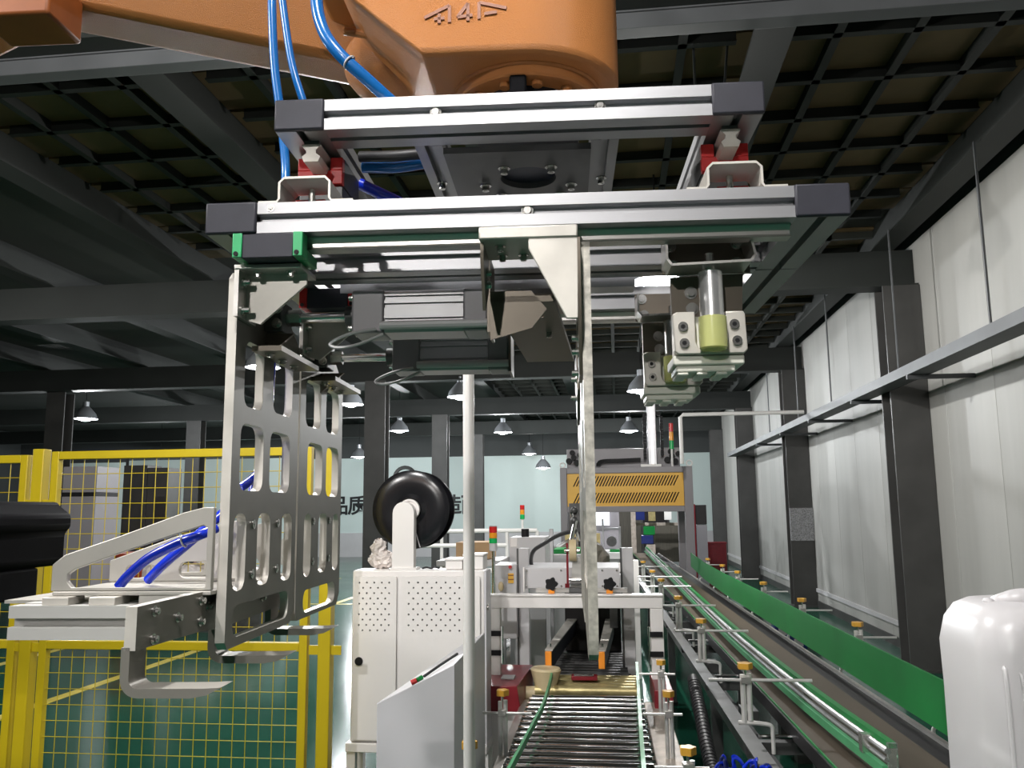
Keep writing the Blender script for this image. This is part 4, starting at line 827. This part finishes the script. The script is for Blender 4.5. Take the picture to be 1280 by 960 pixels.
MB().box(-0.70, -0.60, 5.17, 5.23, 1.205, 1.225).build('mount', M['dark_steel'], tl)
eb = thing('electric_box', 'light grey electrical box with an orange warning sticker, behind the sealer frame', 'control box', RF, (-0.6, 5.5, 1.2))
MB().box(-0.70, -0.557, 5.42, 5.75, 0.95, 1.40).build('box', M['grey_light'], eb, bevel=0.004)
MB().box(-0.61, -0.575, 5.414, 5.419, 1.29, 1.35).build('warning_sticker', M['ochre'], eb)
MB().box(-0.61, -0.575, 5.412, 5.413, 1.335, 1.341).box(-0.61, -0.575, 5.412, 5.413, 1.31, 1.316).build('sticker_stripe', M['orange_dark'], eb)
MB().cyl((-0.595, 5.416, 1.39), (-0.595, 5.40, 1.39), 0.011, n=10).build('emergency_button', M['red'], eb)
MB().ball((-0.655, 5.41, 1.27), 0.018, 0.006, 0.03, 10, 6).build('key_tag', M['tan'], eb)
MB().tube(spline([(-0.70, 4.96, 1.25), (-0.68, 4.94, 1.21), (-0.64, 4.94, 1.20), (-0.655, 4.94, 1.16), (-0.69, 4.94, 1.15), (-0.70, 4.94, 1.17)]), 0.006, 6).build('loop_cable', M['grey_light'], eb)

# ------------------------------------------------------------------ white cabinet with strap reel
cb = thing('strapping_cabinet', 'white enamelled cabinet with two perforated doors standing left of the sealer', 'cabinet', RF, (-0.97, 4.75, 0))
MB().box(-1.316, -0.622, 4.42, 4.605, 0.585, 1.44).build('body', M['white'], cb, bevel=0.008)
MB().box(-0.6215, -0.612, 4.42, 4.605, 0.585, 1.435).build('side_panel', M['hood'], cb)
def door(x0, x1, z0, z1, cols, px0, dx, rows, pz0, dz):
    hs = []
    for r in range(rows):
        for c in range(cols - (r % 2)):
            hs.append(circ(px0 + dx * (c + 0.5 * (r % 2)), pz0 - dz * r, 0.0052, 6))
    return MB().prism(rrect(x0, x1, z0, z1, 0.006, 2), 'y', 4.402, 4.413, hs)
d1 = door(-1.303, -1.077, 0.60, 1.41, 5, -1.274, 0.0395, 10, 1.379, 0.0267).build('door', M['white'], cb)
d2 = door(-1.052, -0.642, 0.60, 1.41, 7, -1.012, 0.0480, 10, 1.379, 0.0267).build('door', M['white'], cb)
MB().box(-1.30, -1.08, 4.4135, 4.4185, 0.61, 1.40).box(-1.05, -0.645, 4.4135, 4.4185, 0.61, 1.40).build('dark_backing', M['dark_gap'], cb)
MB().cyl((-1.27, 4.402, 0.985), (-1.27, 4.396, 0.985), 0.021, n=20).build('cable_hole', M['black'], d1)
MB().box(-1.335, -0.61, 4.40, 4.61, 0.54, 0.584).build('plinth', M['white'], cb, bevel=0.004)
for x in (-1.33, -0.65):
    for y in (4.41, 4.56): MB().box(x, x + 0.045, y, y + 0.045, 0, 0.54).build('leg', M['white'], cb)
MB().hexa([(-1.28, 4.5, 0.20), (-1.25, 4.5, 0.20), (-1.12, 4.5, 0.54), (-1.15, 4.5, 0.54), (-1.28, 4.54, 0.20), (-1.25, 4.54, 0.20), (-1.12, 4.54, 0.54), (-1.15, 4.54, 0.54)]).build('brace', M['steel'], cb)
MB().box(-1.28, -0.66, 4.5, 4.54, 0.16, 0.20).build('brace', M['steel'], cb)
MB().prism([(-1.112, 1.442)] + [(-1.054 + 0.058 * cos(a), 1.735 + 0.058 * sin(a)) for a in [pi - pi * i / 10 for i in range(11)]] + [(-0.996, 1.442)], 'y', 4.44, 4.50).build('reel_bracket', M['white'], cb, bevel=0.003)
MB().box(-1.12, -0.98, 4.43, 4.52, 1.4405, 1.452).build('bracket_foot', M['white'], cb)
MB().cyl((-0.625, 4.46, 1.25), (-0.605, 4.46, 1.25), 0.016, n=12).build('lock', M['bolt'], cb)
rl = thing('strap_reel', 'big glossy black strap reel mounted above the white cabinet', 'reel', RF, (-1.03, 4.6, 1.74))
cx, cz = -1.039, 1.752
for y0, s in ((4.53, 1), (4.74, -1)):
    MB().lathe((cx, y0, cz), (0, s, 0), [(0.055, 0.012), (0.065, 0.0), (0.085, 0.012), (0.14, 0.006), (0.185, 0.010), (0.205, 0.018), (0.212, 0.022), (0.209, 0.030), (0.19, 0.022), (0.14, 0.018), (0.06, 0.022)], 56).build('flange', M['black_gloss'], rl)
MB().cyl((cx, 4.555, cz), (cx, 4.715, cz), 0.13, n=40).build('strap_coil', M['black'], rl)
MB().lathe((cx, 4.505, cz), (0, 1, 0), [(0.0, 0.0), (0.034, 0.0), (0.034, 0.012), (0.046, 0.012), (0.046, 0.004), (0.056, 0.004), (0.056, 0.03), (0.0, 0.03)], 28).build('hub', M['white'], rl)
MB().tube(spline([(cx + 0.02, 4.525, cz - 0.07), (cx + 0.05, 4.52, cz - 0.17), (cx + 0.06, 4.52, cz - 0.20)]), 0.003, 6).build('retainer_wire', M['grey_light'], rl)
bg = thing('film_bag', 'crumpled clear plastic film bundle on top of the white cabinet', 'bag', RF, (-1.2, 4.55, 1.44))
fb = MB().ball((-1.195, 4.56, 1.487), 0.072, 0.06, 0.05, 20, 14); fb.ball((-1.215, 4.56, 1.545), 0.045, 0.04, 0.05, 16, 10)
fb.v = [(x + random.uniform(-.008, .008), y + random.uniform(-.008, .008), max(1.441, z + random.uniform(-.008, .008))) for x, y, z in fb.v]
fb.build('film', M['film'], bg, smooth=0)
for x0, x1, z1, nm in ((-0.832, -0.742, 1.497, 'small white junction box on the cabinet top'), (-0.737, -0.632, 1.520, 'taller white junction box at the right end of the cabinet top')):
    t = thing('junction_box', nm, 'junction box', RF, ((x0 + x1) / 2, 4.5, 1.44))
    MB().box(x0, x1, 4.46, 4.62, 1.441, z1 - 0.012).build('box', M['white'], t, bevel=0.004)
    MB().box(x0 - 0.004, x1 + 0.004, 4.455, 4.625, z1 - 0.011, z1).build('lid', M['white'], t, bevel=0.003)
kc = thing('loose_cable', 'small dark loose cable lying on the cabinet top behind the reel bracket', 'cable', RF, (-0.9, 4.5, 1.44))
MB().tube(spline([(-0.955, 4.47, 1.446), (-0.93, 4.46, 1.452), (-0.91, 4.48, 1.446), (-0.89, 4.46, 1.455), (-0.865, 4.47, 1.446)]), 0.005, 6).build('cable', M['rubber'], kc)
# ------------------------------------------------------------------ grey hood, pole, connector
hk = thing('outfeed_hood', 'plain light grey sheet metal hood with a sloped top in front of the white cabinet', 'hood', RF, (-0.66, 3.3, 0))
MB().hexa([(-0.80, 3.0, 0.25), (-0.527, 3.0, 0.25), (-0.527, 3.76, 0.25), (-0.62, 3.76, 0.25), (-0.80, 3.0, 1.088), (-0.527, 3.0, 1.222), (-0.527, 3.76, 1.222), (-0.62, 3.76, 1.175)]).build('shell', M['hood'], hk, bevel=0.003)
for x, y in ((-0.78, 3.04), (-0.56, 3.04), (-0.56, 3.70)): MB().box(x, x + 0.03, y, y + 0.03, 0, 0.25).build('leg', M['grey_light'], hk)
pl_ = thing('upright_pole', 'tall white round pole standing in front of the white cabinet', 'pole', RF, (-0.436, 2.75, 0))
MB().cyl((-0.436, 2.75, 0.006), (-0.436, 2.75, 2.42), 0.0185, n=18).build('tube', M['white_pipe'], pl_)
MB().cyl((-0.436, 2.75, 0), (-0.436, 2.75, 0.02), 0.05, n=18).build('base', M['white_pipe'], pl_)
cn = thing('cable_connector', 'small red and green cable connector resting on the sloped grey hood', 'connector', RF, (-0.66, 3.05, 1.16))
def hz(x, y):   # height of the hood top near its front edge
    return 1.088 + (x + 0.80) / 0.273 * 0.134
MB().tube([(-0.640, 3.03, hz(-0.640, 0) + 0.008), (-0.60, 3.10, hz(-0.6, 0) + 0.012), (-0.555, 3.22, hz(-0.555, 0) + 0.012)], 0.005, 8).build('cable', M['rubber'], cn)
MB().tube([(-0.645, 3.025, hz(-0.645, 0) + 0.009), (-0.662, 3.01, hz(-0.662, 0) + 0.009)], 0.008, 8).build('green_sleeve', M['green_guide'], cn)
MB().tube([(-0.662, 3.01, hz(-0.662, 0) + 0.009), (-0.680, 3.005, hz(-0.680, 0) + 0.010)], 0.009, 8).build('red_plug', M['red'], cn)

# ------------------------------------------------------------------ milky jerrycan in front at right
jc = thing('jerrycan', 'milky white plastic jerrycan with vertical ribs at the lower right', 'jerrycan', WF, (0.72, 1.73, 1.14))
R_ = []
for z, g_, r in ((1.141, -0.010, 0.045), (1.152, 0.0, 0.05), (1.40, 0.0, 0.055), (1.49, 0.002, 0.058), (1.535, -0.006, 0.06), (1.560, -0.020, 0.06), (1.572, -0.040, 0.055), (1.575, -0.06, 0.045)):
    R_.append([(x, y, z) for x, y in rrect(0.557 - g_, 0.885 + g_, 1.60 - g_, 1.86 + g_, r, 6)])
MB().loft(R_).build('body', M['hdpe'], jc, smooth=60, bevel=0.004)
for x, dx in ((0.585, 0.0), (0.612, 0.004), (0.648, 0.008), (0.675, 0.008), (0.76, 0.0), (0.79, 0.0), (0.82, 0.0)):
    MB().tube(spline([(x - dx, 1.604, 1.475 - abs(dx) * 2), (x, 1.5985, 1.44), (x + dx * 0.5, 1.5985, 1.30), (x + dx, 1.599, 1.155)]), lambda t: 0.0045 if 0.05 < t else 0.002, 8).build('rib', M['hdpe'], jc)
MB().tube(spline([(0.632, 1.72, 1.565), (0.638, 1.70, 1.572), (0.665, 1.69, 1.580), (0.75, 1.69, 1.581), (0.82, 1.69, 1.579), (0.845, 1.70, 1.575)]), 0.018, 14).build('handle', M['hdpe'], jc)
MB().prism([(0.628, 1.40), (0.645, 1.40), (0.655, 1.56), (0.635, 1.56)], 'y', 1.597, 1.606).build('handle_web', M['hdpe'], jc, bevel=0.003)
MB().ball((0.607, 1.70, 1.574), 0.010, 0.010, 0.006, 12, 8).build('vent_nub', M['hdpe'], jc)
MB().cyl((0.86, 1.80, 1.56), (0.86, 1.80, 1.60), 0.022, n=20).build('screw_cap', M['hdpe'], jc)
jc.location.x += 0.07
st = thing('can_stand', 'grey steel stand carrying the milky jerrycan', 'stand', WF, (0.72, 1.73, 0)); st.location.x += 0.07
MB().box(0.53, 0.91, 1.57, 1.89, 1.10, 1.14).build('top', M['grey_light'], st)
for x in (0.55, 0.86):
    for y in (1.59, 1.84): MB().box(x, x + 0.03, y, y + 0.03, 0, 1.10).build('leg', M['grey_light'], st)

# ------------------------------------------------------------------ grey machine with the yellow panel
pk = thing('case_packer', 'large grey machine portal with an ochre slotted panel, far down the belt line', 'machine', WF, (0.17, 14.8, 0))
for x0, x1 in ((-0.90, -0.79), (1.10, 1.24)):
    for y0 in (14.0, 15.6): MB().box(x0, x1, y0, y0 + 0.12, 0, 2.41).build('leg', M['grey_frame'], pk, bevel=0.006)
MB().box(-0.789, 1.099, 14.0, 14.12, 2.315, 2.41).build('top_rail', M['grey_frame'], pk, bevel=0.006)
MB().box(-0.789, 1.099, 14.0, 14.12, 1.685, 1.775).build('lower_rail', M['grey_frame'], pk, bevel=0.006)
for x0 in (-0.90, 1.12): MB().box(x0, x0 + 0.11, 14.121, 15.599, 2.30, 2.41).build('side_rail', M['grey_frame'], pk)
MB().box(-0.79, 1.10, 15.6, 15.7, 2.30, 2.41).build('rear_rail', M['grey_frame'], pk)
hs = []
for z in (2.185, 1.915):
    for k in range(35):
        x = -0.675 + 0.0475 * k; hs.append([(x - 0.018, z - 0.082), (x + 0.004, z - 0.082), (x + 0.086, z + 0.082), (x + 0.064, z + 0.082)])
MB().prism([(-0.786, 1.779), (1.096, 1.779), (1.096, 2.311), (-0.786, 2.311)], 'y', 14.03, 14.042, hs).build('slotted_panel', M['ochre'], pk, label='ochre panel with two rows of slanted slots')
MB().box(-0.786, 1.096, 14.08, 14.09, 1.779, 2.311).build('dark_backing', M['dark_gap'], pk)
MB().box(-0.80, 1.07, 14.3, 15.5, 2.4105, 2.735).build('top_housing', M['grey_frame'], pk, bevel=0.01)
for x0 in (-0.76, 0.86):
    cl = MB()
    for a, b, r in ((0.0, 0.08, 0.05), (0.08, 0.14, 0.045), (0.13, 0.05, 0.05), (0.06, 0.22, 0.045), (0.18, 0.18, 0.04)):
        cl.cyl((x0 + a, 14.18, 2.45 + b), (x0 + a, 14.29, 2.45 + b), r, n=12)
    cl.build('hose_cluster', M['black'], pk)
MB().tube([(1.20 + 0.045 * cos(t * pi / 8), 14.06, 2.46 + 0.045 * sin(t * pi / 8)) for t in range(16)], 0.012, 8, True).build('lifting_eye', M['white'], pk)
MB().tube([(-0.86 + 0.04 * cos(t * pi / 8), 14.06, 2.455 + 0.04 * sin(t * pi / 8)) for t in range(16)], 0.012, 8, True).build('lifting_eye', M['white'], pk)
MB().box(0.545, 0.69, 14.10, 14.24, 2.4105, 3.75).build('lift_column', M['alu'], pk, bevel=0.01)
MB().box(0.60, 0.64, 14.09, 14.099, 2.42, 3.75).build('column_slot', M['steel'], pk)
MB().box(0.42, 0.75, 14.02, 14.26, 2.411, 2.45).build('column_foot', M['white'], pk)
dc = thing('drag_chain', 'black drag chain looping along the chrome column on the grey machine', 'cable chain', WF, (0.6, 14.15, 2.41))
lk = None
pth = spline([(-0.28, 14.15, 2.46), (-0.20, 14.15, 2.52), (0.1, 14.15, 2.53), (0.40, 14.15, 2.54)], 8)
pth2 = [Vector((0.50, 14.15, 2.56 + 0.055 * i)) for i in range(13)] + [Vector((0.50 + 0.015 * i * 1.0, 14.15, 3.27 + 0.03 * sin(pi * i / 18))) for i in range(1, 18, 3)] + [Vector((0.78, 14.15, 3.22 - 0.055 * i)) for i in range(12)]
for p_ in [p for i, p in enumerate(pth) if i % 1 == 0] + pth2:
    if lk is None:
        lk = MB().box(0.575, 0.625, 14.12, 14.18, 2.385, 2.435).build('chain_link', M['black'], dc); lk.location = p_ - Vector((0.6, 14.15, 2.41))
    else:
        o = lk.copy(); C.objects.link(o); o.location = p_ - Vector((0.6, 14.15, 2.41))
def tower(label, x, y, z0, z1, r):
    t = thing('signal_tower', label, 'signal light', WF, (x, y, z0))
    h = (z1 - z0)
    MB().cyl((x, y, z0), (x, y, z0 + h * 0.4), r * 0.5, n=8).build('pole', M['white_pipe'], t)
    for i, (m_, nm) in enumerate((('green_lamp', 'green_lens'), ('amber_lamp', 'amber_lens'), ('red_lamp', 'red_lens'))):
        MB().cyl((x, y, z0 + h * (0.4 + 0.2 * i)), (x, y, z0 + h * (0.595 + 0.2 * i)), r, n=12).build(nm, M[m_], t)
tower('small red, amber and green signal tower on the right top corner of the grey machine', 0.93, 14.08, 2.4105, 3.12, 0.035)
tower('small distant red, orange and green signal tower above the white railing', -1.20, 10.985, 1.500, 1.80, 0.030)

# machinery seen through the portal
def gizmo(name, label, cat, x, y, z0, parts, group=None):
    t = thing(name, label, cat, WF, (x, y, z0), group)
    for nm, m_, args in parts:
        (MB().box(*args) if len(args) == 6 else MB().cyl(args[0], args[1], args[2], n=14)).build(nm, M[m_], t, bevel=0.004 if len(args) == 6 else 0)
    return t
gizmo('filling_machine', 'light grey filling machine with bright panels glimpsed under the ochre panel', 'machine', -0.1, 17, 0, [
    ('base_cabinet', 'grey_light', (-0.75, 0.04, 16.4, 17.6, 0, 0.80)), ('table', 'white', (-0.75, 0.08, 16.35, 17.7, 0.80, 0.92)), ('back_panel', 'grey_frame', (-0.75, 0.06, 17.8, 17.9, 0.92, 1.9)),
    ('light_panel', 'screen_lit', (-0.48, -0.14, 17.7, 17.78, 1.40, 1.78)), ('light_panel', 'screen_lit', (-0.95, -0.58, 17.7, 17.78, 1.42, 1.80)),
    ('motor', 'black', ((-0.55, 16.6, 1.20), (-0.55, 16.6, 1.44), 0.12)), ('gearbox', 'steel', (-0.66, -0.44, 16.5, 16.8, 0.93, 1.18)), ('motor_cap', 'black', (-0.60, -0.50, 16.5, 16.7, 1.44, 1.50)),
    ('blue_tray', 'navy', (-0.62, -0.25, 16.3, 16.6, 0.925, 0.98)), ('frame_post', 'alu', (-0.28, -0.24, 16.5, 16.54, 0.92, 1.55)), ('frame_post', 'alu', (0.04, 0.08, 16.5, 16.54, 0.92, 1.40)), ('frame_rail', 'alu', (-0.24, 0.04, 16.5, 16.54, 1.34, 1.38)),
    ('dark_nozzle', 'dark_steel', ((-0.10, 16.7, 1.12), (-0.10, 16.5, 1.12), 0.10)), ('green_pad', 'green_guide', (-0.14, 0.08, 16.5, 16.8, 0.925, 0.97))])
gizmo('white_stand', 'white enamelled side column left of the belt under the ochre panel', 'stand', 0.13, 9.3, 0, [('column', 'white', (0.09, 0.22, 9.2, 9.35, 0, 1.20)), ('bracket', 'white', (-0.35, 0.089, 9.25, 9.33, 1.08, 1.17)), ('tray', 'grey_light', (-0.45, 0.06, 9.0, 9.2, 0.9, 1.07))])
gizmo('gantry_unit', 'grey gantry unit with blue and green boxes standing above the far belt', 'machine', 0.6, 18, 0, [
    ('leg', 'beige', (0.30, 0.40, 17.95, 18.05, 0, 1.72)), ('leg', 'beige', (1.46, 1.52, 17.95, 18.05, 0, 1.70)), ('cross_bar', 'beige', (0.30, 1.30, 18.07, 18.15, 1.38, 1.44)), ('top_bar', 'dark_steel', (0.30, 1.52, 17.95, 18.05, 1.73, 1.80)),
    ('blue_box', 'navy', (0.40, 0.58, 17.85, 17.94, 1.50, 1.70)), ('cream_box', 'brass', (0.66, 0.80, 17.85, 17.94, 1.48, 1.68)), ('green_valve', 'green_guide', (0.55, 0.78, 17.85, 18.06, 1.20, 1.37)), ('blue_motor', 'navy', (0.50, 0.74, 17.85, 18.05, 1.02, 1.19)),
    ('cream_base', 'beige', (0.60, 0.78, 17.85, 18.05, 0.80, 1.0)), ('white_head', 'white', (0.98, 1.12, 17.75, 17.94, 1.50, 1.68)), ('curtain', 'curtain', (0.80, 1.44, 18.75, 18.80, 0.6, 1.42))])
gizmo('dark_backdrop', 'added dark backdrop enclosure standing across the far end behind the grey gantry unit', 'machine', 0.2, 22, 0, [('enclosure', 'dark_steel', (-1.1, 1.30, 21.5, 22.3, 0, 1.9)), ('door', 'curtain', (-0.2, 0.6, 21.47, 21.499, 0.1, 1.8)), ('door', 'dark_gap', (0.65, 1.25, 21.47, 21.499, 0.1, 1.8))])  # added dark box that darkens the view through the portal
gizmo('maroon_cabinet', 'maroon cabinet standing against the wall beyond the grey machine', 'cabinet', 1.6, 20, 0, [('body', 'maroon', (1.42, 1.80, 20.0, 20.4, 0, 1.82)), ('grey_door', 'grey_frame', (1.81, 2.05, 20.0, 20.4, 0, 1.35)), ('dark_door', 'dark_gap', (1.81, 2.05, 20.0, 20.4, 1.36, 1.8))])
gizmo('wall_box', 'small dark red box low on the far right wall between two columns', 'box', 2.85, 24, 0, [('body', 'maroon', (2.45, 2.95, 24.0, 24.4, 0, 0.75)), ('lid', 'maroon', (2.43, 2.97, 23.98, 24.42, 0.751, 0.80))])

# ------------------------------------------------------------------ middle distance behind the cabinet
wr_ = thing('white_railing', 'white pipe railing crossing behind the signal tower and white pole', 'railing', RF, (-1.5, 11, 0))
for z in (1.475, 1.29): MB().cyl((-2.6, 11, z), (-0.86 if z > 1.4 else -1.25, 11, z), 0.028, n=8).build('rail', M['white_pipe'], wr_)
for x in (-2.5, -2.1, -1.7, -1.25, -0.86): MB().cyl((x, 11, 0), (x, 11, 1.475), 0.022, n=8).build('upright', M['white_pipe'], wr_)
MB().cyl((-2.6, 10.9, 0.98), (-0.9, 10.9, 0.98), 0.03, n=8).build('rail', M['white_pipe'], wr_)
gizmo('carton', 'brown cardboard carton behind the white junction boxes', 'carton', -1.0, 6.1, 0, [('box', 'cardboard', (-1.13, -0.885, 6.0, 6.3, 1.405, 1.52)), ])
gizmo('carton_table', 'low grey table carrying the brown cardboard carton', 'table', -1.0, 6.1, 0, [('top', 'grey_light', (-1.25, -0.80, 5.9, 6.4, 1.36, 1.40)), ('leg', 'grey_light', (-1.22, -1.18, 5.95, 6.0, 0, 1.36)), ('leg', 'grey_light', (-0.86, -0.82, 5.95, 6.0, 0, 1.36)), ('leg', 'grey_light', (-1.22, -1.18, 6.3, 6.35, 0, 1.36)), ('leg', 'grey_light', (-0.86, -0.82, 6.3, 6.35, 0, 1.36))])
gizmo('steel_column_unit', 'pale grey column unit with a white notice behind the sealer mast', 'machine', -0.65, 6.5, 0, [('body', 'grey_light', (-0.80, -0.53, 6.4, 6.8, 0, 1.54)), ('notice', 'white', (-0.79, -0.74, 6.395, 6.399, 1.47, 1.535)), ('black_fitting', 'black', ((-0.69, 6.5, 1.54), (-0.69, 6.5, 1.60), 0.03)), ('frame_post', 'alu', (-0.50, -0.47, 6.4, 6.43, 0, 1.60))])
gizmo('green_tub', 'green plastic tub on the frame behind the sealing head', 'tub', -0.35, 7.0, 0, [('tub', 'green_guide', (-0.55, -0.24, 7.5, 7.9, 1.36, 1.40)), ('frame', 'grey_light', (-0.60, -0.20, 7.45, 7.95, 0, 1.359))])
t = thing('wrapped_stack', 'stack of pale blue bottles behind the black sealer hose', 'bottle', WF, (-0.55, 9.0, 0))
MB().box(-0.95, -0.60, 8.6, 8.95, 0, 1.20).build('pallet_load', M['film'], t)
for x in (-0.85, -0.70): MB().lathe((x, 8.78, 1.2), (0, 0, 1), [(0, 0), (0.07, 0), (0.07, 0.16), (0.03, 0.22), (0.03, 0.26), (0, 0.26)], 14).build('bottle', M['acrylic'], t)
g2 = thing('draped_machine', 'olive and grey machine draped with film near the left leg of the grey portal', 'machine', WF, (-0.3, 10, 0))
gm = MB().ball((-0.45, 10.2, 1.12), 0.36, 0.3, 0.28, 20, 12); gm.v = [(x + random.uniform(-.02, .02), y, z + random.uniform(-.02, .02)) for x, y, z in gm.v]
gm.build('cover', M['curtain'], g2, smooth=0); MB().box(-0.7, -0.15, 10, 10.4, 0, 0.95).build('body', M['dark_steel'], g2)
MB().box(-0.62, -0.2, 10.4, 10.5, 0.95, 1.45).build('screen', M['brass'], g2)
# angled roller conveyor seen through the sealer frame
ac = thing('angled_conveyor', 'short angled roller conveyor seen through the left opening of the sealer frame', 'conveyor', RF, (-0.6, 6.6, 0))
MB().hexa([(-0.95, 6.35, 0.60), (-0.40, 6.75, 0.60), (-0.42, 6.79, 0.60), (-0.97, 6.39, 0.60), (-0.95, 6.35, 0.70), (-0.40, 6.75, 0.70), (-0.42, 6.79, 0.70), (-0.97, 6.39, 0.70)]).build('side_frame', M['steel'], ac)
for k in range(8):
    x, y = -0.93 + 0.07 * k, 6.40 + 0.051 * k
    MB().cyl((x, y, 0.72), (x + 0.14, y + 0.42, 0.74), 0.02, n=10).build('roller', M['chrome'], ac)
for x, y in ((-0.92, 6.42), (-0.45, 6.76), (-0.80, 6.85), (-0.36, 7.1)): MB().box(x, x + 0.04, y, y + 0.04, 0, 0.70).build('leg', M['grey_light'], ac)
gizmo('green_board', 'flat bright green sheet lying on a low frame beyond the angled conveyor', 'board', -1.0, 8.5, 0, [('sheet', 'green_guide', (-1.3, -0.65, 7.5, 8.35, 0.60, 0.62)), ('frame', 'grey_light', (-1.25, -0.7, 7.55, 8.3, 0, 0.599))])

# ------------------------------------------------------------------ below the belt: ribbed hose and blue cables
rh = thing('ribbed_hose', 'black corrugated hose drooping beside the belt frame', 'hose', BF, (0.5, 4, 0.6))
hp = spline([(0.55, 5.0, 0.80), (0.545, 4.7, 0.70), (0.53, 4.3, 0.60), (0.535, 4.0, 0.52), (0.56, 3.7, 0.50), (0.62, 3.45, 0.55), (0.66, 3.3, 0.62)], 12)
MB().tube(hp, 0.033, 14).build('tube', M['rubber'], rh)
rb = MB()
for i in range(2, len(hp) - 1):
    d = (hp[i + 1] - hp[i - 1]).normalized(); rb.cyl(hp[i] - d * 0.008, hp[i] + d * 0.008, 0.0355, n=14)
rb.build('corrugation', M['rubber'], rh, kind='stuff')
sr = thing('slat_chain', 'row of small pale slats under the belt frame beside the corrugated hose', 'slat chain', BF, (0.62, 3.6, 0.5))
for k in range(10): MB().box(0.585, 0.645, 3.42 + 0.055 * k, 3.435 + 0.055 * k, 0.60, 0.615).build('slat', M['steel'], sr)
MB().box(0.58, 0.65, 3.4, 4.0, 0.585, 0.599).build('chain_bed', M['dark_steel'], sr)
for q, (x, y, z) in enumerate(((0.45, 3.15, 0.875), (0.56, 3.12, 0.885))):
    t = thing('cable_bundle', ('left' if q == 0 else 'right') + ' bundle of blue cables under the nearest guide post', 'cable', BF, (x, y, z))
    for k in range(9):
        a = random.uniform(0, 6.28); dx = random.uniform(-0.04, 0.04); dy = random.uniform(-0.05, 0.05)
        MB().tube(spline([(x + dx, y + dy, z - 0.5), (x + dx * 1.2 + 0.02 * sin(a), y + dy, z - 0.12), (x + dx * 0.7, y + dy, z + random.uniform(-0.02, 0.02)), (x + dx + 0.04 * cos(a), y + dy * 0.5, z - 0.06), (x + dx, y + dy, z - 0.4)]), 0.0045, 6).build('cable', M['blue_deep'] if k % 3 else M['navy'], t)
for q, (x, y) in enumerate(((1.44, 6.9), (1.43, 6.35))):
    t = thing('motor', ('farther' if q == 0 else 'nearer') + ' small blue motor below the green guide board', 'motor', BF, (x, y, 0.8))
    MB().cyl((x - 0.06, y, 0.80), (x + 0.06, y, 0.80), 0.065, n=18).build('housing', M['navy'], t, bevel=0.006)
    MB().box(x - 0.03, x + 0.03, y - 0.067, y - 0.06, 0.78, 0.83).build('plate', M['grey_light'], t)
    MB().box(x - 0.05, x + 0.05, y - 0.05, y + 0.05, 0.0, 0.735).build('foot', M['dark_steel'], t)
gizmo('pale_block', 'pale square block on the floor between the two conveyors', 'block', 0.62, 4.2, 0, [('block', 'grey_light', (0.50, 0.62, 4.5, 4.6, 0.0, 0.28))])

# ------------------------------------------------------------------ far left beyond the fence
gizmo('red_crate', 'red plastic crate on the floor seen through the yellow mesh', 'crate', -8.0, 13.2, 0, [('tub', 'crate_red', (-8.6, -7.35, 13.0, 13.7, 0.50, 1.05)), ('rim', 'crate_red', (-8.65, -7.30, 12.97, 13.73, 1.051, 1.10)), ('base', 'dark_steel', (-8.5, -7.45, 13.05, 13.65, 0, 0.499))])
hp_ = thing('film_heap', 'heap of silvery film bundles seen through the bracket windows', 'bundle', WF, (-6.3, 12.6, 0))
for x, y, z, r in ((-7.0, 12.6, 0.80, 0.26), (-6.5, 12.5, 0.72, 0.30), (-6.0, 12.6, 0.70, 0.28), (-5.5, 12.5, 0.72, 0.26), (-6.3, 12.7, 0.98, 0.2)):
    b_ = MB().ball((x, y, z), r, r, r * 0.8, 14, 10); b_.v = [(a + random.uniform(-.03, .03), c + random.uniform(-.03, .03), d + random.uniform(-.03, .03)) for a, c, d in b_.v]
    b_.build('bundle', M['film'], hp_, smooth=0)
MB().box(-7.2, -5.2, 12.2, 13.0, 0, 0.48).build('pallet_box', M['dark_steel'], hp_)
gizmo('tall_locker', 'tall dark locker behind the fence, right of the black motor casing', 'locker', -8.0, 14.6, 0, [('body', 'column', (-8.85, -8.4, 14.5, 15.0, 0, 2.6)), ('side', 'column', (-8.39, -8.0, 14.5, 15.0, 0, 2.55))])
gizmo('white_machine', 'pale grey machine with a black top band, behind the fence near the black motor casing', 'machine', -8.0, 12.4, 0, [('body', 'grey_frame', (-8.3, -7.75, 12.0, 12.6, 0, 2.0)), ('band', 'black', (-8.3, -7.75, 11.99, 12.6, 2.001, 2.06)), ('upper', 'grey_frame', (-8.3, -7.75, 12.0, 12.6, 2.061, 2.45))])
gizmo('partition', 'pale partition panel standing far behind the fence', 'partition', -12, 24, 0, [('panel', 'wall_back', (-14.5, -9.5, 24.0, 24.1, 0, 3.3)), ('post', 'column', (-14.6, -14.5, 24, 24.1, 0, 3.4))])
